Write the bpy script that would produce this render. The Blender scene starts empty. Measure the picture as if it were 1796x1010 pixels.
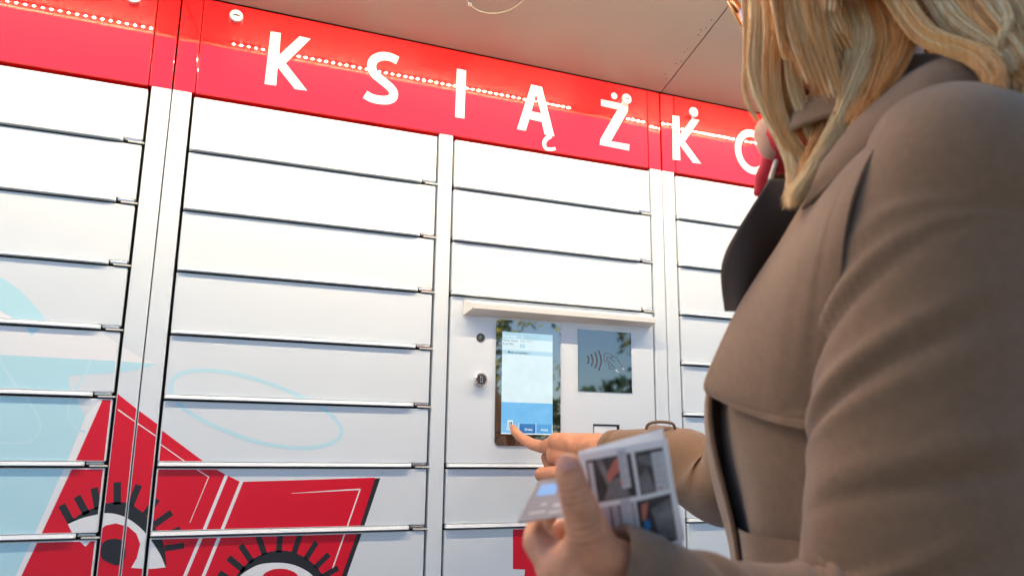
import bpy, bmesh, math, random
import numpy as np
from mathutils import Vector, Matrix
from mathutils.geometry import tessellate_polygon
rng = np.random.default_rng(7)
random.seed(7)
scene = bpy.context.scene
COL = scene.collection

# ------------------------------------------------------------------ camera
CAM = np.array([0.0449, -1.4406, 1.10])
Z0 = CAM[2] + 0.7372                      # height of row 0 of the locker grid
FPX, PW, PH = 1373.66, 1796.0, 1010.0     # focal length and frame in photo pixels
def cam_axes(yaw=0.3825, pit=0.2059, roll=0.0113):
    fwd = np.array([math.sin(yaw)*math.cos(pit), math.cos(yaw)*math.cos(pit), math.sin(pit)])
    rt = np.cross(fwd, [0, 0, 1]); rt /= np.linalg.norm(rt); up = np.cross(rt, fwd)
    c, s = math.cos(roll), math.sin(roll)
    return c*rt + s*up, -s*rt + c*up, fwd
RT, UP, FW = cam_axes()
def ray(px, py): return RT*((px-PW/2)/FPX) + UP*((PH/2-py)/FPX) + FW
def pd(px, py, depth): return CAM + depth*ray(px, py)
def wp(px, py):                           # point of the locker front, (x, z)
    d = ray(px, py); q = CAM - d*(CAM[1]/d[1]); return (q[0], q[2])

cd = bpy.data.cameras.new('camera'); cam = bpy.data.objects.new('camera', cd); COL.objects.link(cam)
cam.matrix_world = Matrix(((RT[0], UP[0], -FW[0], CAM[0]), (RT[1], UP[1], -FW[1], CAM[1]), (RT[2], UP[2], -FW[2], CAM[2]), (0, 0, 0, 1)))
cd.sensor_width = 36.0; cd.lens = 36.0*FPX/PW
cd.clip_start = 0.02; cd.clip_end = 3000
cd.dof.use_dof = True; cd.dof.focus_distance = 1.56; cd.dof.aperture_fstop = 5.6
scene.camera = cam

# ------------------------------------------------------------------ light
SUN_EL, SUN_AZ = math.radians(50), math.radians(-8)     # the sun stands behind the lockers; azimuth from +y towards +x
world = bpy.data.worlds.new('World'); scene.world = world; world.use_nodes = True
wn = world.node_tree; bg = wn.nodes['Background']
sky = wn.nodes.new('ShaderNodeTexSky'); sky.sky_type = 'NISHITA'; sky.sun_disc = False
sky.sun_elevation = SUN_EL; sky.sun_rotation = SUN_AZ; sky.air_density = 1.0; sky.dust_density = 1.0; sky.ozone_density = 2.5
wn.links.new(sky.outputs[0], bg.inputs[0]); bg.inputs[1].default_value = 0.15
sl = bpy.data.lights.new('sun', 'SUN'); sl.energy = 4.0; sl.angle = math.radians(0.5); sl.color = (1, .93, .83)
sun = bpy.data.objects.new('sun', sl); COL.objects.link(sun)
sd = Vector((math.sin(SUN_AZ)*math.cos(SUN_EL), math.cos(SUN_AZ)*math.cos(SUN_EL), math.sin(SUN_EL)))
sun.rotation_euler = sd.to_track_quat('Z', 'Y').to_euler()
vs = scene.view_settings; vs.view_transform = 'Standard'; vs.look = 'None'; vs.gamma = 1; vs.use_curve_mapping = False
vs.exposure = .95
LED_POWER = 2100.0

# ------------------------------------------------------------------ materials
def mat(name, col, rough=.5, metal=0, spec=.5, bump=0, bscale=200, var=0, vscale=8, coat=0, emit=None, estr=0, sss=0, sheen=0, crough=.03, cior=1.5):
    m = bpy.data.materials.new(name); m.use_nodes = True; nt = m.node_tree; b = nt.nodes['Principled BSDF']
    b.inputs['Base Color'].default_value = (*col, 1); b.inputs['Roughness'].default_value = rough
    b.inputs['Metallic'].default_value = metal; b.inputs['Specular IOR Level'].default_value = spec
    b.inputs['Coat Weight'].default_value = coat; b.inputs['Coat Roughness'].default_value = crough; b.inputs['Coat IOR'].default_value = cior
    if sheen: b.inputs['Sheen Weight'].default_value = sheen
    if sss:
        b.inputs['Subsurface Weight'].default_value = sss; b.inputs['Subsurface Radius'].default_value = (.01, .004, .002); b.inputs['Subsurface Scale'].default_value = .6
    if emit:
        b.inputs['Emission Color'].default_value = (*emit, 1); b.inputs['Emission Strength'].default_value = estr
    if var or bump:
        tc = nt.nodes.new('ShaderNodeTexCoord')
    if var:
        n = nt.nodes.new('ShaderNodeTexNoise'); n.inputs['Scale'].default_value = vscale; n.inputs['Detail'].default_value = 6
        nt.links.new(tc.outputs['Object'], n.inputs['Vector'])
        r = nt.nodes.new('ShaderNodeMapRange'); r.inputs[1].default_value = .3; r.inputs[2].default_value = .7
        r.inputs[3].default_value = 1-var; r.inputs[4].default_value = 1+var
        nt.links.new(n.outputs[0], r.inputs[0])
        mx = nt.nodes.new('ShaderNodeVectorMath'); mx.operation = 'SCALE'; mx.inputs[0].default_value = col
        nt.links.new(r.outputs[0], mx.inputs['Scale']); nt.links.new(mx.outputs[0], b.inputs['Base Color'])
    if bump:
        n2 = nt.nodes.new('ShaderNodeTexNoise'); n2.inputs['Scale'].default_value = bscale; n2.inputs['Detail'].default_value = 3
        nt.links.new(tc.outputs['Object'], n2.inputs['Vector'])
        bp = nt.nodes.new('ShaderNodeBump'); bp.inputs['Strength'].default_value = bump; bp.inputs['Distance'].default_value = .001
        nt.links.new(n2.outputs[0], bp.inputs['Height']); nt.links.new(bp.outputs[0], b.inputs['Normal'])
        if coat: nt.links.new(bp.outputs[0], b.inputs['Coat Normal'])
    return m
PAINT = mat('white_powder_coat', (.75, .80, .83), .42, bump=.06, bscale=700, var=.015, vscale=5)
BAND = mat('red_gloss_film', (.72, .001, .003), .3, coat=1.0, crough=.006, spec=.05, cior=2.0)
LETTER = mat('white_vinyl', (.85, .85, .85), .5)
P_RED = mat('red_print', (.74, .002, .026), .4, bump=.05, bscale=700)
P_BLUE = mat('pale_blue_print', (.52, .81, .88), .4)
P_LINE = mat('pale_blue_line_print', (.60, .84, .90), .4)
P_LOOP = mat('blue_loop_print', (.55, .81, .88), .4)
P_WHITE = mat('white_print', (.88, .88, .88), .4)
P_NAVY = mat('navy_print', (.021, .023, .032), .4)
DARK = mat('dark_cavity', (.085, .07, .05), .7)
GASKET = mat('olive_edge', (.16, .14, .10), .6)
CHROME = mat('brushed_steel', (.75, .75, .76), .22, metal=1)
LOCKM = mat('satin_nickel', (.52, .52, .53), .4, metal=.7)
STEELD = mat('dark_steel', (.10, .09, .09), .35, metal=.6)
BLACK = mat('black_plastic', (.012, .011, .011), .35)
GLASSB = mat('black_glass', (.008, .007, .007), .04, spec=1.0, coat=1, crough=.02, cior=2.4)
TILE = mat('mirror_film', (.15, .165, .175), .03, metal=1)
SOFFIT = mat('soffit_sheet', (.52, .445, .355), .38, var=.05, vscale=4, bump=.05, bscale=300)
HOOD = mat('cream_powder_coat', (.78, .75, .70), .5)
LEDM = mat('led_chip', (1, .9, .7), .5, emit=(1, .80, .55), estr=LED_POWER)
ALU = mat('aluminium', (.6, .6, .6), .35, metal=1)

# ------------------------------------------------------------------ helpers
def tag(o, label=None, cat=None, group=None, kind=None):
    if label: o['label'] = label
    if cat: o['category'] = cat
    if group: o['group'] = group
    if kind: o['kind'] = kind
    return o
def empty(name, loc, label=None, cat=None, group=None):
    o = bpy.data.objects.new(name, None); COL.objects.link(o); o.location = loc; o.empty_display_size = .05
    bpy.context.view_layer.update()
    return tag(o, label, cat, group)
def put(o, parent):
    COL.objects.link(o)
    if parent is not None:
        o.parent = parent; q = parent; m = Matrix.Identity(4)
        while q is not None: m = q.matrix_local @ m if q is not parent else q.matrix_local; q = q.parent
        # parents are only translated, so children hold world geometry shifted back
        off = Vector((0, 0, 0)); q = parent
        while q is not None: off += q.location; q = q.parent
        o.location = -off
    return o
class MB:
    def __init__(s): s.v = []; s.f = []; s.mi = []; s.mats = []; s.smooth = []
    def mid(s, m):
        if m not in s.mats: s.mats.append(m)
        return s.mats.index(m)
    def add(s, verts, faces, m, smooth=False):
        b = len(s.v); s.v += [tuple(map(float, p)) for p in verts]; k = s.mid(m)
        for f in faces: s.f.append(tuple(i+b for i in f)); s.mi.append(k); s.smooth.append(smooth)
    def bm(s, bm, m, smooth=False):
        bm.verts.index_update(); s.add([v.co for v in bm.verts], [[v.index for v in f.verts] for f in bm.faces], m, smooth); bm.free()
    def box(s, x0, x1, y0, y1, z0, z1, m, bev=0, seg=2):
        bm = bmesh.new(); bmesh.ops.create_cube(bm, size=1)
        for v in bm.verts: v.co = Vector(((x0+x1)/2+v.co.x*(x1-x0), (y0+y1)/2+v.co.y*(y1-y0), (z0+z1)/2+v.co.z*(z1-z0)))
        if bev: bmesh.ops.bevel(bm, geom=list(bm.edges), offset=bev, segments=seg, affect='EDGES', profile=.5)
        s.bm(bm, m, False)
    def cyl(s, p0, p1, r0, r1, m, n=20, cap=True, smooth=True):
        p0, p1 = Vector(p0), Vector(p1); q = (p1-p0).to_track_quat('Z', 'Y'); vs_ = []
        for p, r in ((p0, r0), (p1, r1)):
            for i in range(n):
                a = 2*math.pi*i/n; vs_.append(p + q @ Vector((r*math.cos(a), r*math.sin(a), 0)))
        s.add(vs_, [(i, (i+1) % n, n+(i+1) % n, n+i) for i in range(n)], m, smooth)
        if cap: s.add(vs_, [tuple(range(n))[::-1], tuple(range(n, 2*n))], m, False)
    def tube(s, pts, rad, m, n=8, smooth=True, closed=False):
        pts = [np.array(p, float) for p in pts]; N = len(pts); rad = rad if hasattr(rad, '__len__') else [rad]*N
        t = [pts[(i+1) % N]-pts[i-1] if closed else pts[min(i+1, N-1)]-pts[max(i-1, 0)] for i in range(N)]
        up = np.array([.13, .21, .97]); vs_ = []; u = None
        for i in range(N):
            d = t[i]/(np.linalg.norm(t[i])+1e-12)
            if u is None: u = np.cross(d, up)
            u = u - d*(u@d); u /= np.linalg.norm(u)+1e-12; w = np.cross(d, u)
            for k in range(n): a = 2*math.pi*k/n; vs_.append(pts[i]+rad[i]*(math.cos(a)*u+math.sin(a)*w))
        fs = [(i*n+k, i*n+(k+1) % n, ((i+1) % N)*n+(k+1) % n, ((i+1) % N)*n+k) for i in range(N if closed else N-1) for k in range(n)]
        if not closed: fs += [tuple(range(n))[::-1], tuple((N-1)*n+k for k in range(n))]
        s.add(vs_, fs, m, smooth)
    def mesh(s, name):
        me = bpy.data.meshes.new(name); me.from_pydata(s.v, [], s.f)
        for m in s.mats: me.materials.append(m)
        me.polygons.foreach_set('material_index', s.mi); me.polygons.foreach_set('use_smooth', s.smooth); me.update(); return me
    def build(s, name, parent=None): return put(bpy.data.objects.new(name, s.mesh(name)), parent)

# flat print on the locker fronts: convex pieces in (x, z), clipped to the rectangle of one panel
def tri(poly, hole=None):
    L = [[Vector((p[0], p[1], 0)) for p in poly]]
    if hole: L.append([Vector((p[0], p[1], 0)) for p in hole])
    flat = [p for l in L for p in l]
    return [[(flat[i].x, flat[i].y) for i in t] for t in tessellate_polygon(L)]
def spline(pts, closed=False, sub=8):
    P = np.array(pts, float); n = len(P); out = []
    for i in range(n if closed else n-1):
        a, b, c, d = (P[(i-1) % n], P[i], P[(i+1) % n], P[(i+2) % n]) if closed else (P[max(i-1, 0)], P[i], P[i+1], P[min(i+2, n-1)])
        for k in range(sub):
            t = k/sub; out.append(.5*((2*b)+(c-a)*t+(2*a-5*b+4*c-d)*t*t+(3*b-a-3*c+d)*t**3))
    if not closed: out.append(P[-1])
    return np.array(out)
def stroke(pts, w, closed=False, taper=(1, 1)):
    P = np.array(pts, float); n = len(P); q = []
    T = np.array([(P[(i+1) % n]-P[i-1]) if closed else P[min(i+1, n-1)]-P[max(i-1, 0)] for i in range(n)])
    seg = [P[(i+1) % n]-P[i] for i in range(n if closed else n-1)]; seg = [s_/np.linalg.norm(s_) for s_ in seg]
    off = []
    for i in range(n):
        a = seg[i-1] if (i > 0 or closed) else seg[0]; b = seg[i] if (i < len(seg)) else seg[-1]
        na, nb = np.array([-a[1], a[0]]), np.array([-b[1], b[0]]); m_ = na+nb; m_ /= np.linalg.norm(m_); c = max(m_@na, .4)
        k = taper[0]+(taper[1]-taper[0])*i/max(n-1, 1); off.append(m_*w/2*k/c)
    for i in range(n if closed else n-1):
        j = (i+1) % n; q.append([tuple(P[i]+off[i]), tuple(P[j]+off[j]), tuple(P[j]-off[j]), tuple(P[i]-off[i])])
    return q
def clip(poly, x0, x1, z0, z1):
    for ax, v, sg in ((0, x0, 1), (0, x1, -1), (1, z0, 1), (1, z1, -1)):
        out = []
        for i in range(len(poly)):
            a, b = poly[i-1], poly[i]; da, db = (a[ax]-v)*sg, (b[ax]-v)*sg
            if (da >= 0) != (db >= 0): t = da/(da-db); out.append((a[0]+(b[0]-a[0])*t, a[1]+(b[1]-a[1])*t))
            if db >= 0: out.append(b)
        poly = out
        if len(poly) < 3: return None
    return poly
def area2(p): return sum(p[i-1][0]*p[i][1]-p[i][0]*p[i-1][1] for i in range(len(p)))
PRINTS = []        # (layer, material, convex piece)
def pr(layer, m, pieces):
    for p in pieces: PRINTS.append((layer, m, p))
def W_(*px): return [wp(*p) for p in px]
def print_on(mb, x0, x1, z0, z1, y=0.0):
    for layer, m, p in PRINTS:
        c = clip(p, x0, x1, z0, z1)
        if c and abs(area2(c)) > 1e-9:
            if area2(c) < 0: c = c[::-1]
            mb.add([(q[0], y-.00007*layer, q[1]) for q in c], [tuple(range(len(c)))], m)

# ------------------------------------------------------------------ printed picture on the fronts (drawn once, cut by the panels)
blue = W_((-260, 605), (0, 622), (110, 628), (203, 633), (276, 638), (255, 645), (209, 653), (120, 659), (122, 681), (135, 700), (149, 731), (118, 807), (61, 935), (27, 1010), (-40, 1160), (-320, 1160))
pr(2, P_BLUE, tri(blue))
pr(1, P_WHITE, tri(W_((-260, 520), (0, 545), (44, 573), (74, 575), (90, 560), (180, 584), (206, 603), (250, 629), (276, 638), (203, 633), (0, 622), (-260, 605))))
pr(2, P_BLUE, tri(W_((-260, 440), (-120, 450), (-50, 465), (0, 486), (32, 506), (63, 538), (78, 559), (74, 575), (55, 588), (44, 573), (25, 558), (0, 544), (-60, 520), (-160, 505), (-260, 505))))
pr(1, P_WHITE, tri(W_((149, 731), (184, 690), (196, 672), (180, 700), (132, 809), (73, 935), (37, 1010), (-30, 1160), (-40, 1160), (27, 1010), (61, 935), (118, 807))))
wl = wp(600, 700)[0]-wp(597, 700)[0]
pr(3, P_LINE, stroke(spline(W_((-4, 610), (0, 630), (11, 650), (28, 675), (53, 707), (69, 735), (68, 757), (46, 775), (0, 776), (-40, 770))), wl*1.1))
pr(3, P_LINE, stroke(spline(W_((159, 630), (150, 655), (128, 690), (120, 712), (121, 735), (137, 753), (150, 757))), wl*1.0))
pr(3, P_LOOP, stroke(spline(W_((300, 673), (308, 661), (326, 652), (355, 649), (386, 651), (419, 657), (453, 666), (497, 682), (542, 702), (571, 720), (591, 738), (599, 756), (593, 769), (575, 779), (542, 785), (497, 783), (453, 775), (408, 760), (364, 741), (330, 722), (312, 707), (302, 691)), True, 5), wl*2.1, True))
pr(2, P_NAVY, tri(W_((655, 838.5), (667, 838), (637.5, 926), (608, 1010), (560, 1150), (540, 1150), (596, 1010))))
pr(3, P_RED, tri(W_((200, 694), (206, 690), (240, 717), (277, 744), (283, 753.5), (360, 811), (385, 826), (421, 844.5), (540, 841), (658, 837), (637, 905), (599, 1010), (550, 1150), (-30, 1160), (37, 1010), (73, 935), (132, 809), (184, 692))))
pr(4, P_WHITE, stroke(W_((207, 718), (237, 739), (274.5, 765), (280, 777.5), (326, 810), (366, 836), (350, 875), (333, 916)), wl*.62, taper=(1, .5)))
pr(4, P_WHITE, stroke(W_((398, 831), (357, 931.6), (324, 1010), (270, 1140)), wl*1.75))
pr(4, P_WHITE, stroke(W_((424, 843), (387, 935), (356.5, 1010), (300, 1150)), wl*1.75))
pr(4, P_WHITE, stroke(W_((511, 864.7), (570, 861), (631.7, 857.4)), wl*.8, taper=(.2, 1)))
pr(4, P_WHITE, stroke(W_((631.7, 857), (607.8, 926), (583, 997)), wl*.75))
def eye(lid_out, lid_in, low, iris, pupil, lashes):
    pr(4, P_NAVY, tri(list(spline(W_(*lid_out), sub=4)) + list(spline(W_(*lid_in), sub=4))[::-1]))
    pr(5, P_WHITE, tri(list(spline(W_(*lid_in), sub=4)) + W_(*low)))
    if iris: pr(6, P_RED, tri(spline(W_(*iris), True, 4)))
    if pupil: pr(7, P_NAVY, tri(spline(W_(*pupil), True, 4)))
    for a, b, w in lashes: pr(4, P_NAVY, stroke(W_(a, b), wl/3*w))
eye([(119, 917), (142.6, 899.6), (167.5, 889), (192.5, 881), (214, 880), (235, 887), (257, 905), (274.5, 928), (287, 953), (292, 990.5)],
    [(119, 918.5), (142.6, 908.5), (164, 903), (189, 899), (214, 904), (235, 915.6), (253, 931.6), (267, 949.5), (281.6, 972.6), (290.6, 994)],
    [(275, 996), (260, 997), (230, 995), (240, 978), (246, 953), (239, 935), (225, 923), (203, 917), (185, 921), (172, 932), (160, 947), (150, 958), (137, 946), (127, 935)],
    None, [(178, 956.6), (185, 947.7), (199.6, 944), (214, 947.7), (220, 963.7), (217.5, 981.5), (207, 990.5), (189, 985), (177.5, 976)],
    [((108, 885), (126, 917), 10), ((135, 870), (152, 901), 10), ((165, 855), (172, 892), 10), ((205.7, 845), (205.7, 884), 10.5), ((243.5, 850), (229, 886), 10), ((276, 875), (254, 902), 10), ((301, 898), (270, 920), 10), ((316.6, 927), (284, 940), 9), ((323, 956), (289, 961), 9)])
eye([(396, 1060), (402, 1028), (415, 1008), (428, 992), (446, 978), (466.6, 968.6), (487, 965), (507.6, 966), (526, 972.5), (542, 981.6), (555, 994), (566, 1009), (576, 1036), (578, 1062)],
    [(398, 1062), (408, 1028), (421, 1009), (441.5, 995), (460, 988), (485, 986), (507.6, 988), (528, 995), (549, 1009), (566, 1034), (574, 1062)],
    [(540, 1100), (480, 1120), (430, 1100)],
    [(450, 1045), (460, 1010), (475, 999), (491.6, 996.4), (508, 999), (523.5, 1010), (534, 1045), (520, 1085), (491, 1095), (462, 1085)], [(478, 1045), (491, 1030), (505, 1045), (491, 1065)],
    [((384, 1004), (405, 1017), 9.5), ((400.5, 977), (428, 1000), 9.5), ((422, 955), (442, 985), 9.5), ((453, 939.5), (464, 972), 9.5), ((491.6, 937), (489, 968), 9.5), ((526, 938), (516, 969), 9.5), ((555, 950), (536, 980), 9.5), ((577, 971), (553, 995), 9.5), ((593, 995), (563, 1012), 9.5)])
pr(3, P_RED, tri(W_((899.6, 925), (967.5, 923), (966, 1080), (912, 1080), (921, 998), (899.6, 997))))

# ------------------------------------------------------------------ setting
g = MB(); g.add([(-400, -400, 0), (400, -400, 0), (400, 400, 0), (-400, 400, 0)], [(0, 1, 2, 3)],
    mat('concrete_paving', (.14, .13, .12), .85, var=.25, vscale=1.5, bump=.4, bscale=60))
tag(g.build('pavement'), 'grey concrete paving in front of the lockers', None, None, 'structure')

# ------------------------------------------------------------------ parcel lockers
PITCH, ROWS = .11, 15
def zt(k): return Z0 - k*PITCH
GAP = .0034; LIP = .0062
SEAML = np.mean([wp(258.4, 560)[0], wp(236.2, 760)[0], wp(217.4, 958)[0]]); SEAMR = .9895
def make_door_mesh(x0, x1, z0, z1, printed=True):
    mb = MB(); mb.box(x0, x1, 0, .016, z0+LIP+.0006, z1, PAINT, .0022)
    if printed: print_on(mb, x0+.0024, x1-.0024, z0+LIP+.0022, z1-.0018)
    return mb
def lip_mesh(x0, x1, z0):
    mb = MB(); xe = x1-.030
    # pressed finger lip: stands 6.5 mm proud, its right end cut off at a slant
    prof = [(.006, z0+LIP), (-.0030, z0+LIP), (-.0044, z0+LIP-.0005), (-.0068, z0+.0010), (-.0060, z0), (.006, z0)]
    n = len(prof); vs_ = []
    for x, k in ((x0+.0005, 0), (x0+.003, 1), (xe-.006, 1), (xe, 0)):
        for y, z in prof: vs_.append((x, y if k or y > 0 else y*.35, z))
    fs = [(i*n+j, i*n+(j+1) % n, (i+1)*n+(j+1) % n, (i+1)*n+j) for i in range(3) for j in range(n)] + [tuple(range(n))[::-1], tuple(3*n+j for j in range(n))]
    mb.add(vs_, [f[::-1] for f in fs], PAINT); return mb
def hinge_mesh(x1, z0):
    mb = MB(); mb.box(x1-.027, x1-.002, -.0022, .004, z0+.0018, z0+.0058, CHROME, .001)
    mb.box(x1-.022, x1+.004, -.003, .002, z0-.0012, z0+.0012, HOOD, .0005); return mb
door_cache = {}
def door(parent, x0, x1, k, rows=1):
    z1, z0 = zt(k), zt(k+rows)+GAP
    if k == 1: z1 -= .0045
    has = any(clip(p, x0, x1, z0, z1) for _, _, p in PRINTS)
    key = (round(x1-x0, 4), round(z1-z0, 4))
    if not has and key in door_cache:
        bx, bz, ms = door_cache[key]
        for name, me in zip(('locker_door', 'door_lip', 'hinge_pin'), ms):
            o = put(bpy.data.objects.new(name, me), d if name != 'locker_door' else parent)
            if name == 'locker_door': o.location = o.location + Vector((x0-bx, 0, z0-bz)); d = o
            else: o.location = (0, 0, 0)
        return d
    d = make_door_mesh(x0, x1, z0, z1).build('locker_door', parent)
    l = lip_mesh(x0, x1, z0).build('door_lip', d); h = hinge_mesh(x1, z0).build('hinge_pin', d)
    if not has: door_cache[key] = (x0, z0, (d.data, l.data, h.data))
    return d
def stile(parent, x0, x1, zb, ztop):
    mb = MB(); mb.box(x0, x1, 0, .05, zb, ztop, PAINT, .0016); print_on(mb, x0+.0012, x1-.0012, zb, ztop); return mb.build('frame_post', parent)
HB, HT = Z0-.1072, Z0+.082          # header band
def cabinet(label, x0, x1, cols, posts, xl, xr):
    c = empty('parcel_locker', ((x0+x1)/2, .25, 0), label, 'parcel locker', 'parcel locker cabinets standing side by side')
    mb = MB(); mb.box(x0+.0005, x1-.0005, .05, .45, .10, HT, PAINT, .002); mb.box(x0+.02, x1-.02, .06, .43, 0, .10, DARK)
    mb.box(x0+.004, x1-.004, .045, .0495, .11, HT-.004, DARK); mb.build('carcass', c)
    for a, b in posts: stile(c, a, b, .10, HB)
    for a, b in cols:
        for k in range(1, ROWS+1):
            if (a > .49 and a < .6) and k in (4, 5, 6): continue
            door(c, a, b, k)
    hp = MB(); hp.box(cols[0][0]+.0006, cols[-1][1]-.0006, -.0004, .03, HB, HT, BAND, .0018)
    h = hp.build('header_panel', c)
    for a, b, t in ((x0, cols[0][0], -1), (cols[-1][1], x1, 1)):
        if b-a < .006: continue
        m_ = MB(); m_.box(a+.0006, b-.0004, 0, .03, HB, HT, BAND, .0014)
        # folded sheet: the strip leans back a touch towards the joint
        m_.v = [(x, y+(.0012*((x-a)/(b-a) if t > 0 else (b-x)/(b-a)) if y < .01 else 0), z) for x, y, z in m_.v]
        m_.build('header_end_strip', c)
    return c, h
XML, XMR, XRL, XRR, XQL, XLR = 0.0, .458, .4965, .9545, 1.0265, -.0765
cabL, hL = cabinet('white locker cabinet cut off by the left edge, printed with pale blue shapes', -.57, SEAML-.0008, [(-.5345, XLR)], [(-.57, -.5395), (XLR+.0052, SEAML-.0010)], 0, 0)
cabM, hM = cabinet('wide white locker cabinet in the middle with the touch screen terminal and large white letters', SEAML+.0008, SEAMR-.0012, [(XML, XMR), (XRL, XRR)],
    [(SEAML+.0010, XML-.005), (XMR+.005, XRL-.005), (XRR+.0045, SEAMR-.0014)], 0, 0)
cabR, hR = cabinet('white locker cabinet at the right, mostly hidden behind the woman in the coat', SEAMR+.0012, 1.524, [(XQL, 1.4845)], [(SEAMR+.0014, XQL-.0052), (1.4895, 1.522)], 0, 0)

# letters on the header band
def letter(parent, pieces, layer=1):
    mb = MB()
    for i, p in enumerate(pieces):
        if area2(p) < 0: p = p[::-1]
        mb.add([(q[0], -.0009-.00003*layer, q[1]) for q in p], [tuple(range(len(p)))], LETTER)
    return mb
def c2(*p): return [wp(400+x/2.971, y/2.971) for x, y in p]
def c3(*p): return [wp(850+x/2.971, y/2.971) for x, y in p]
K1 = c2((222, 167), (275, 175), (266, 290), (372, 192), (430, 205), (300, 332), (412, 475), (348, 466), (258, 352), (250, 448), (190, 440))
letter(hM, tri(K1)).build('letter', hM)
S_ = [wp(400+x/2.971, y/2.971) for x, y in ((883, 318), (845, 300), (800, 296), (762, 312), (748, 345), (760, 385), (800, 420), (842, 455), (862, 485), (855, 512), (825, 524), (785, 522), (745, 512), (714, 494))]
letter(hM, stroke(spline(S_, sub=4), .0178)).build('letter', hM)
letter(hM, tri(c2((1192, 360), (1240, 370), (1230, 620), (1183, 612)))).build('letter', hM)
a_ = letter(hM, tri(c3((242, 443), (298, 455), (362, 712), (312, 702), (297, 637), (232, 622), (213, 683), (168, 675)), c3((267, 492), (293, 592), (243, 583))))
for p in stroke(spline(c3((345, 708), (318, 728), (309, 752), (318, 774), (340, 780), (368, 776)), sub=5), .0085, taper=(1.2, .8)):
    a_.add([(q[0], -.00102, q[1]) for q in (p if area2(p) > 0 else p[::-1])], [(0, 1, 2, 3)], LETTER)
a_.build('letter', hM)
z_ = letter(hM, tri(c3((605, 520), (748, 549), (745, 582), (657, 738), (753, 754), (751, 786), (599, 756), (602, 728), (692, 572), (606, 553))))
zx, zz = c3((674, 502))[0]
z_.add([(zx+.0075*math.cos(a), -.00095, zz+.0078*math.sin(a)) for a in np.linspace(0, 2*math.pi, 24, endpoint=False)], [tuple(range(24))], LETTER)
z_.build('letter', hM)
dx, dz = wp(1179, 203)[0]-K1[0][0], wp(1179, 203)[1]-K1[0][1]
letter(hR, tri([(x+dx, z+dz) for x, z in K1])).build('letter', hR)
ol = wp(1288.5, 255)[0]
letter(hR, stroke([(ol+.051+.0425*math.cos(a), Z0-.0225+.048*math.sin(a)) for a in np.linspace(0, 2*math.pi, 40, endpoint=False)], .0185, True)).build('letter', hR)

# cam locks on the band and on the terminal
def cam_lock(parent, x, z, r=.0125, dep=.012, name='cam_lock', face=None, turn=0):
    face = face or LOCKM; mb = MB(); mb.cyl((x, .002, z), (x, -dep*.8, z), r, r, CHROME, 28); mb.cyl((x, -dep*.8, z), (x, -dep, z), r, r*.9, LOCKM, 28)
    l = mb.build(name, parent)
    kb = MB(); y = -dep-.0003
    kb.add([(x+r*.72*math.cos(a), y, z+r*.72*math.sin(a)) for a in np.linspace(0, 2*math.pi, 24, endpoint=False)], [tuple(range(24))], face)
    c, s_ = math.cos(turn), math.sin(turn)
    kb.add([(x+c*u-s_*w, y-.0003, z+s_*u+c*w) for u, w in ((-r*.5, -r*.1), (r*.5, -r*.1), (r*.5, r*.1), (r*.15, r*.13), (0, r*.26), (-r*.15, r*.13), (-r*.5, r*.1))], [tuple(range(7))], BLACK)
    kb.build('keyhole', l)
    return l, kb
for par, x, z in ((cabL, wp(235, 0)[0], wp(235, 0)[1]), (cabM, wp(414, 33)[0], wp(414, 33)[1]), (cabM, wp(1095, 177)[0], wp(1095, 177)[1]), (cabR, wp(1212, 200)[0], wp(1212, 200)[1])):
    cam_lock(par, x, z)

# ------------------------------------------------------------------ terminal
tz1, tz0 = zt(4), zt(7)+GAP
mb = MB(); mb.box(XRL, XRR, 0, .016, tz0+LIP+.0006, tz1, PAINT, .0022); term = mb.build('terminal_panel', cabM)
lip_mesh(XRL, XRR+.03-.003, tz0).build('terminal_lip', term)
hx0, hx1 = wp(813, 523)[0], wp(1142, 560)[0]
hz = wp(813, 523)[1]-.003
mb = MB()   # rain hood: folded sheet with slanted cheeks
hy, hh = .028, .020
A = [(hx0, -.0005, hz), (hx1-.004, -.0005, hz), (hx1-.006, -hy, hz-.010), (hx0+.010, -hy, hz-.010)]
B = [(hx0+.010, -hy, hz-hh), (hx1-.006, -hy, hz-hh), (hx1-.006, -hy+.0015, hz-hh), (hx0+.010, -hy+.0015, hz-hh)]
vs_ = [A[0], A[1], A[2], A[3], (hx0+.010, -hy, hz-hh), (hx1-.006, -hy, hz-hh), (hx0, -.0005, hz-.031), (hx1-.004, -.0005, hz-.026)]
mb.add(vs_, [(0, 3, 2, 1), (3, 4, 5, 2), (0, 6, 4, 3), (1, 2, 5, 7), (4, 6, 7, 5)], HOOD)
mb.build('rain_hood', term)
def rrect(x0, x1, z0, z1, r, n=6):
    pts = []
    for cx, cz, a0 in ((x1-r, z1-r, 0), (x0+r, z1-r, 90), (x0+r, z0+r, 180), (x1-r, z0+r, 270)):
        for i in range(n+1): a = math.radians(a0+90*i/n); pts.append((cx+r*math.cos(a), cz+r*math.sin(a)))
    return pts
def slab(mb, pts, y0, y1, m, edge=None):
    n = len(pts); mb.add([(x, y0, z) for x, z in pts] + [(x, y1, z) for x, z in pts],
        [tuple(range(n))[::1]] + [(i, i+n, (i+1) % n+n, (i+1) % n) for i in range(n)], m)
sx0, sx1, sz1, sz0 = .5912, .7318, Z0-.4795, Z0-.7258
mb = MB(); slab(mb, rrect(sx0, sx1, sz0, sz1, .0085), -.0022, .001, GLASSB); scr = mb.build('screen_bezel', term)
ax0, ax1, az1, az0 = .6040, .7140, Z0-.5035, Z0-.7035
def em(name, c, s_=1.0): return mat(name, (.02, .02, .02), .06, emit=c, estr=s_, coat=.5, spec=.6)
E_ = .52
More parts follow.
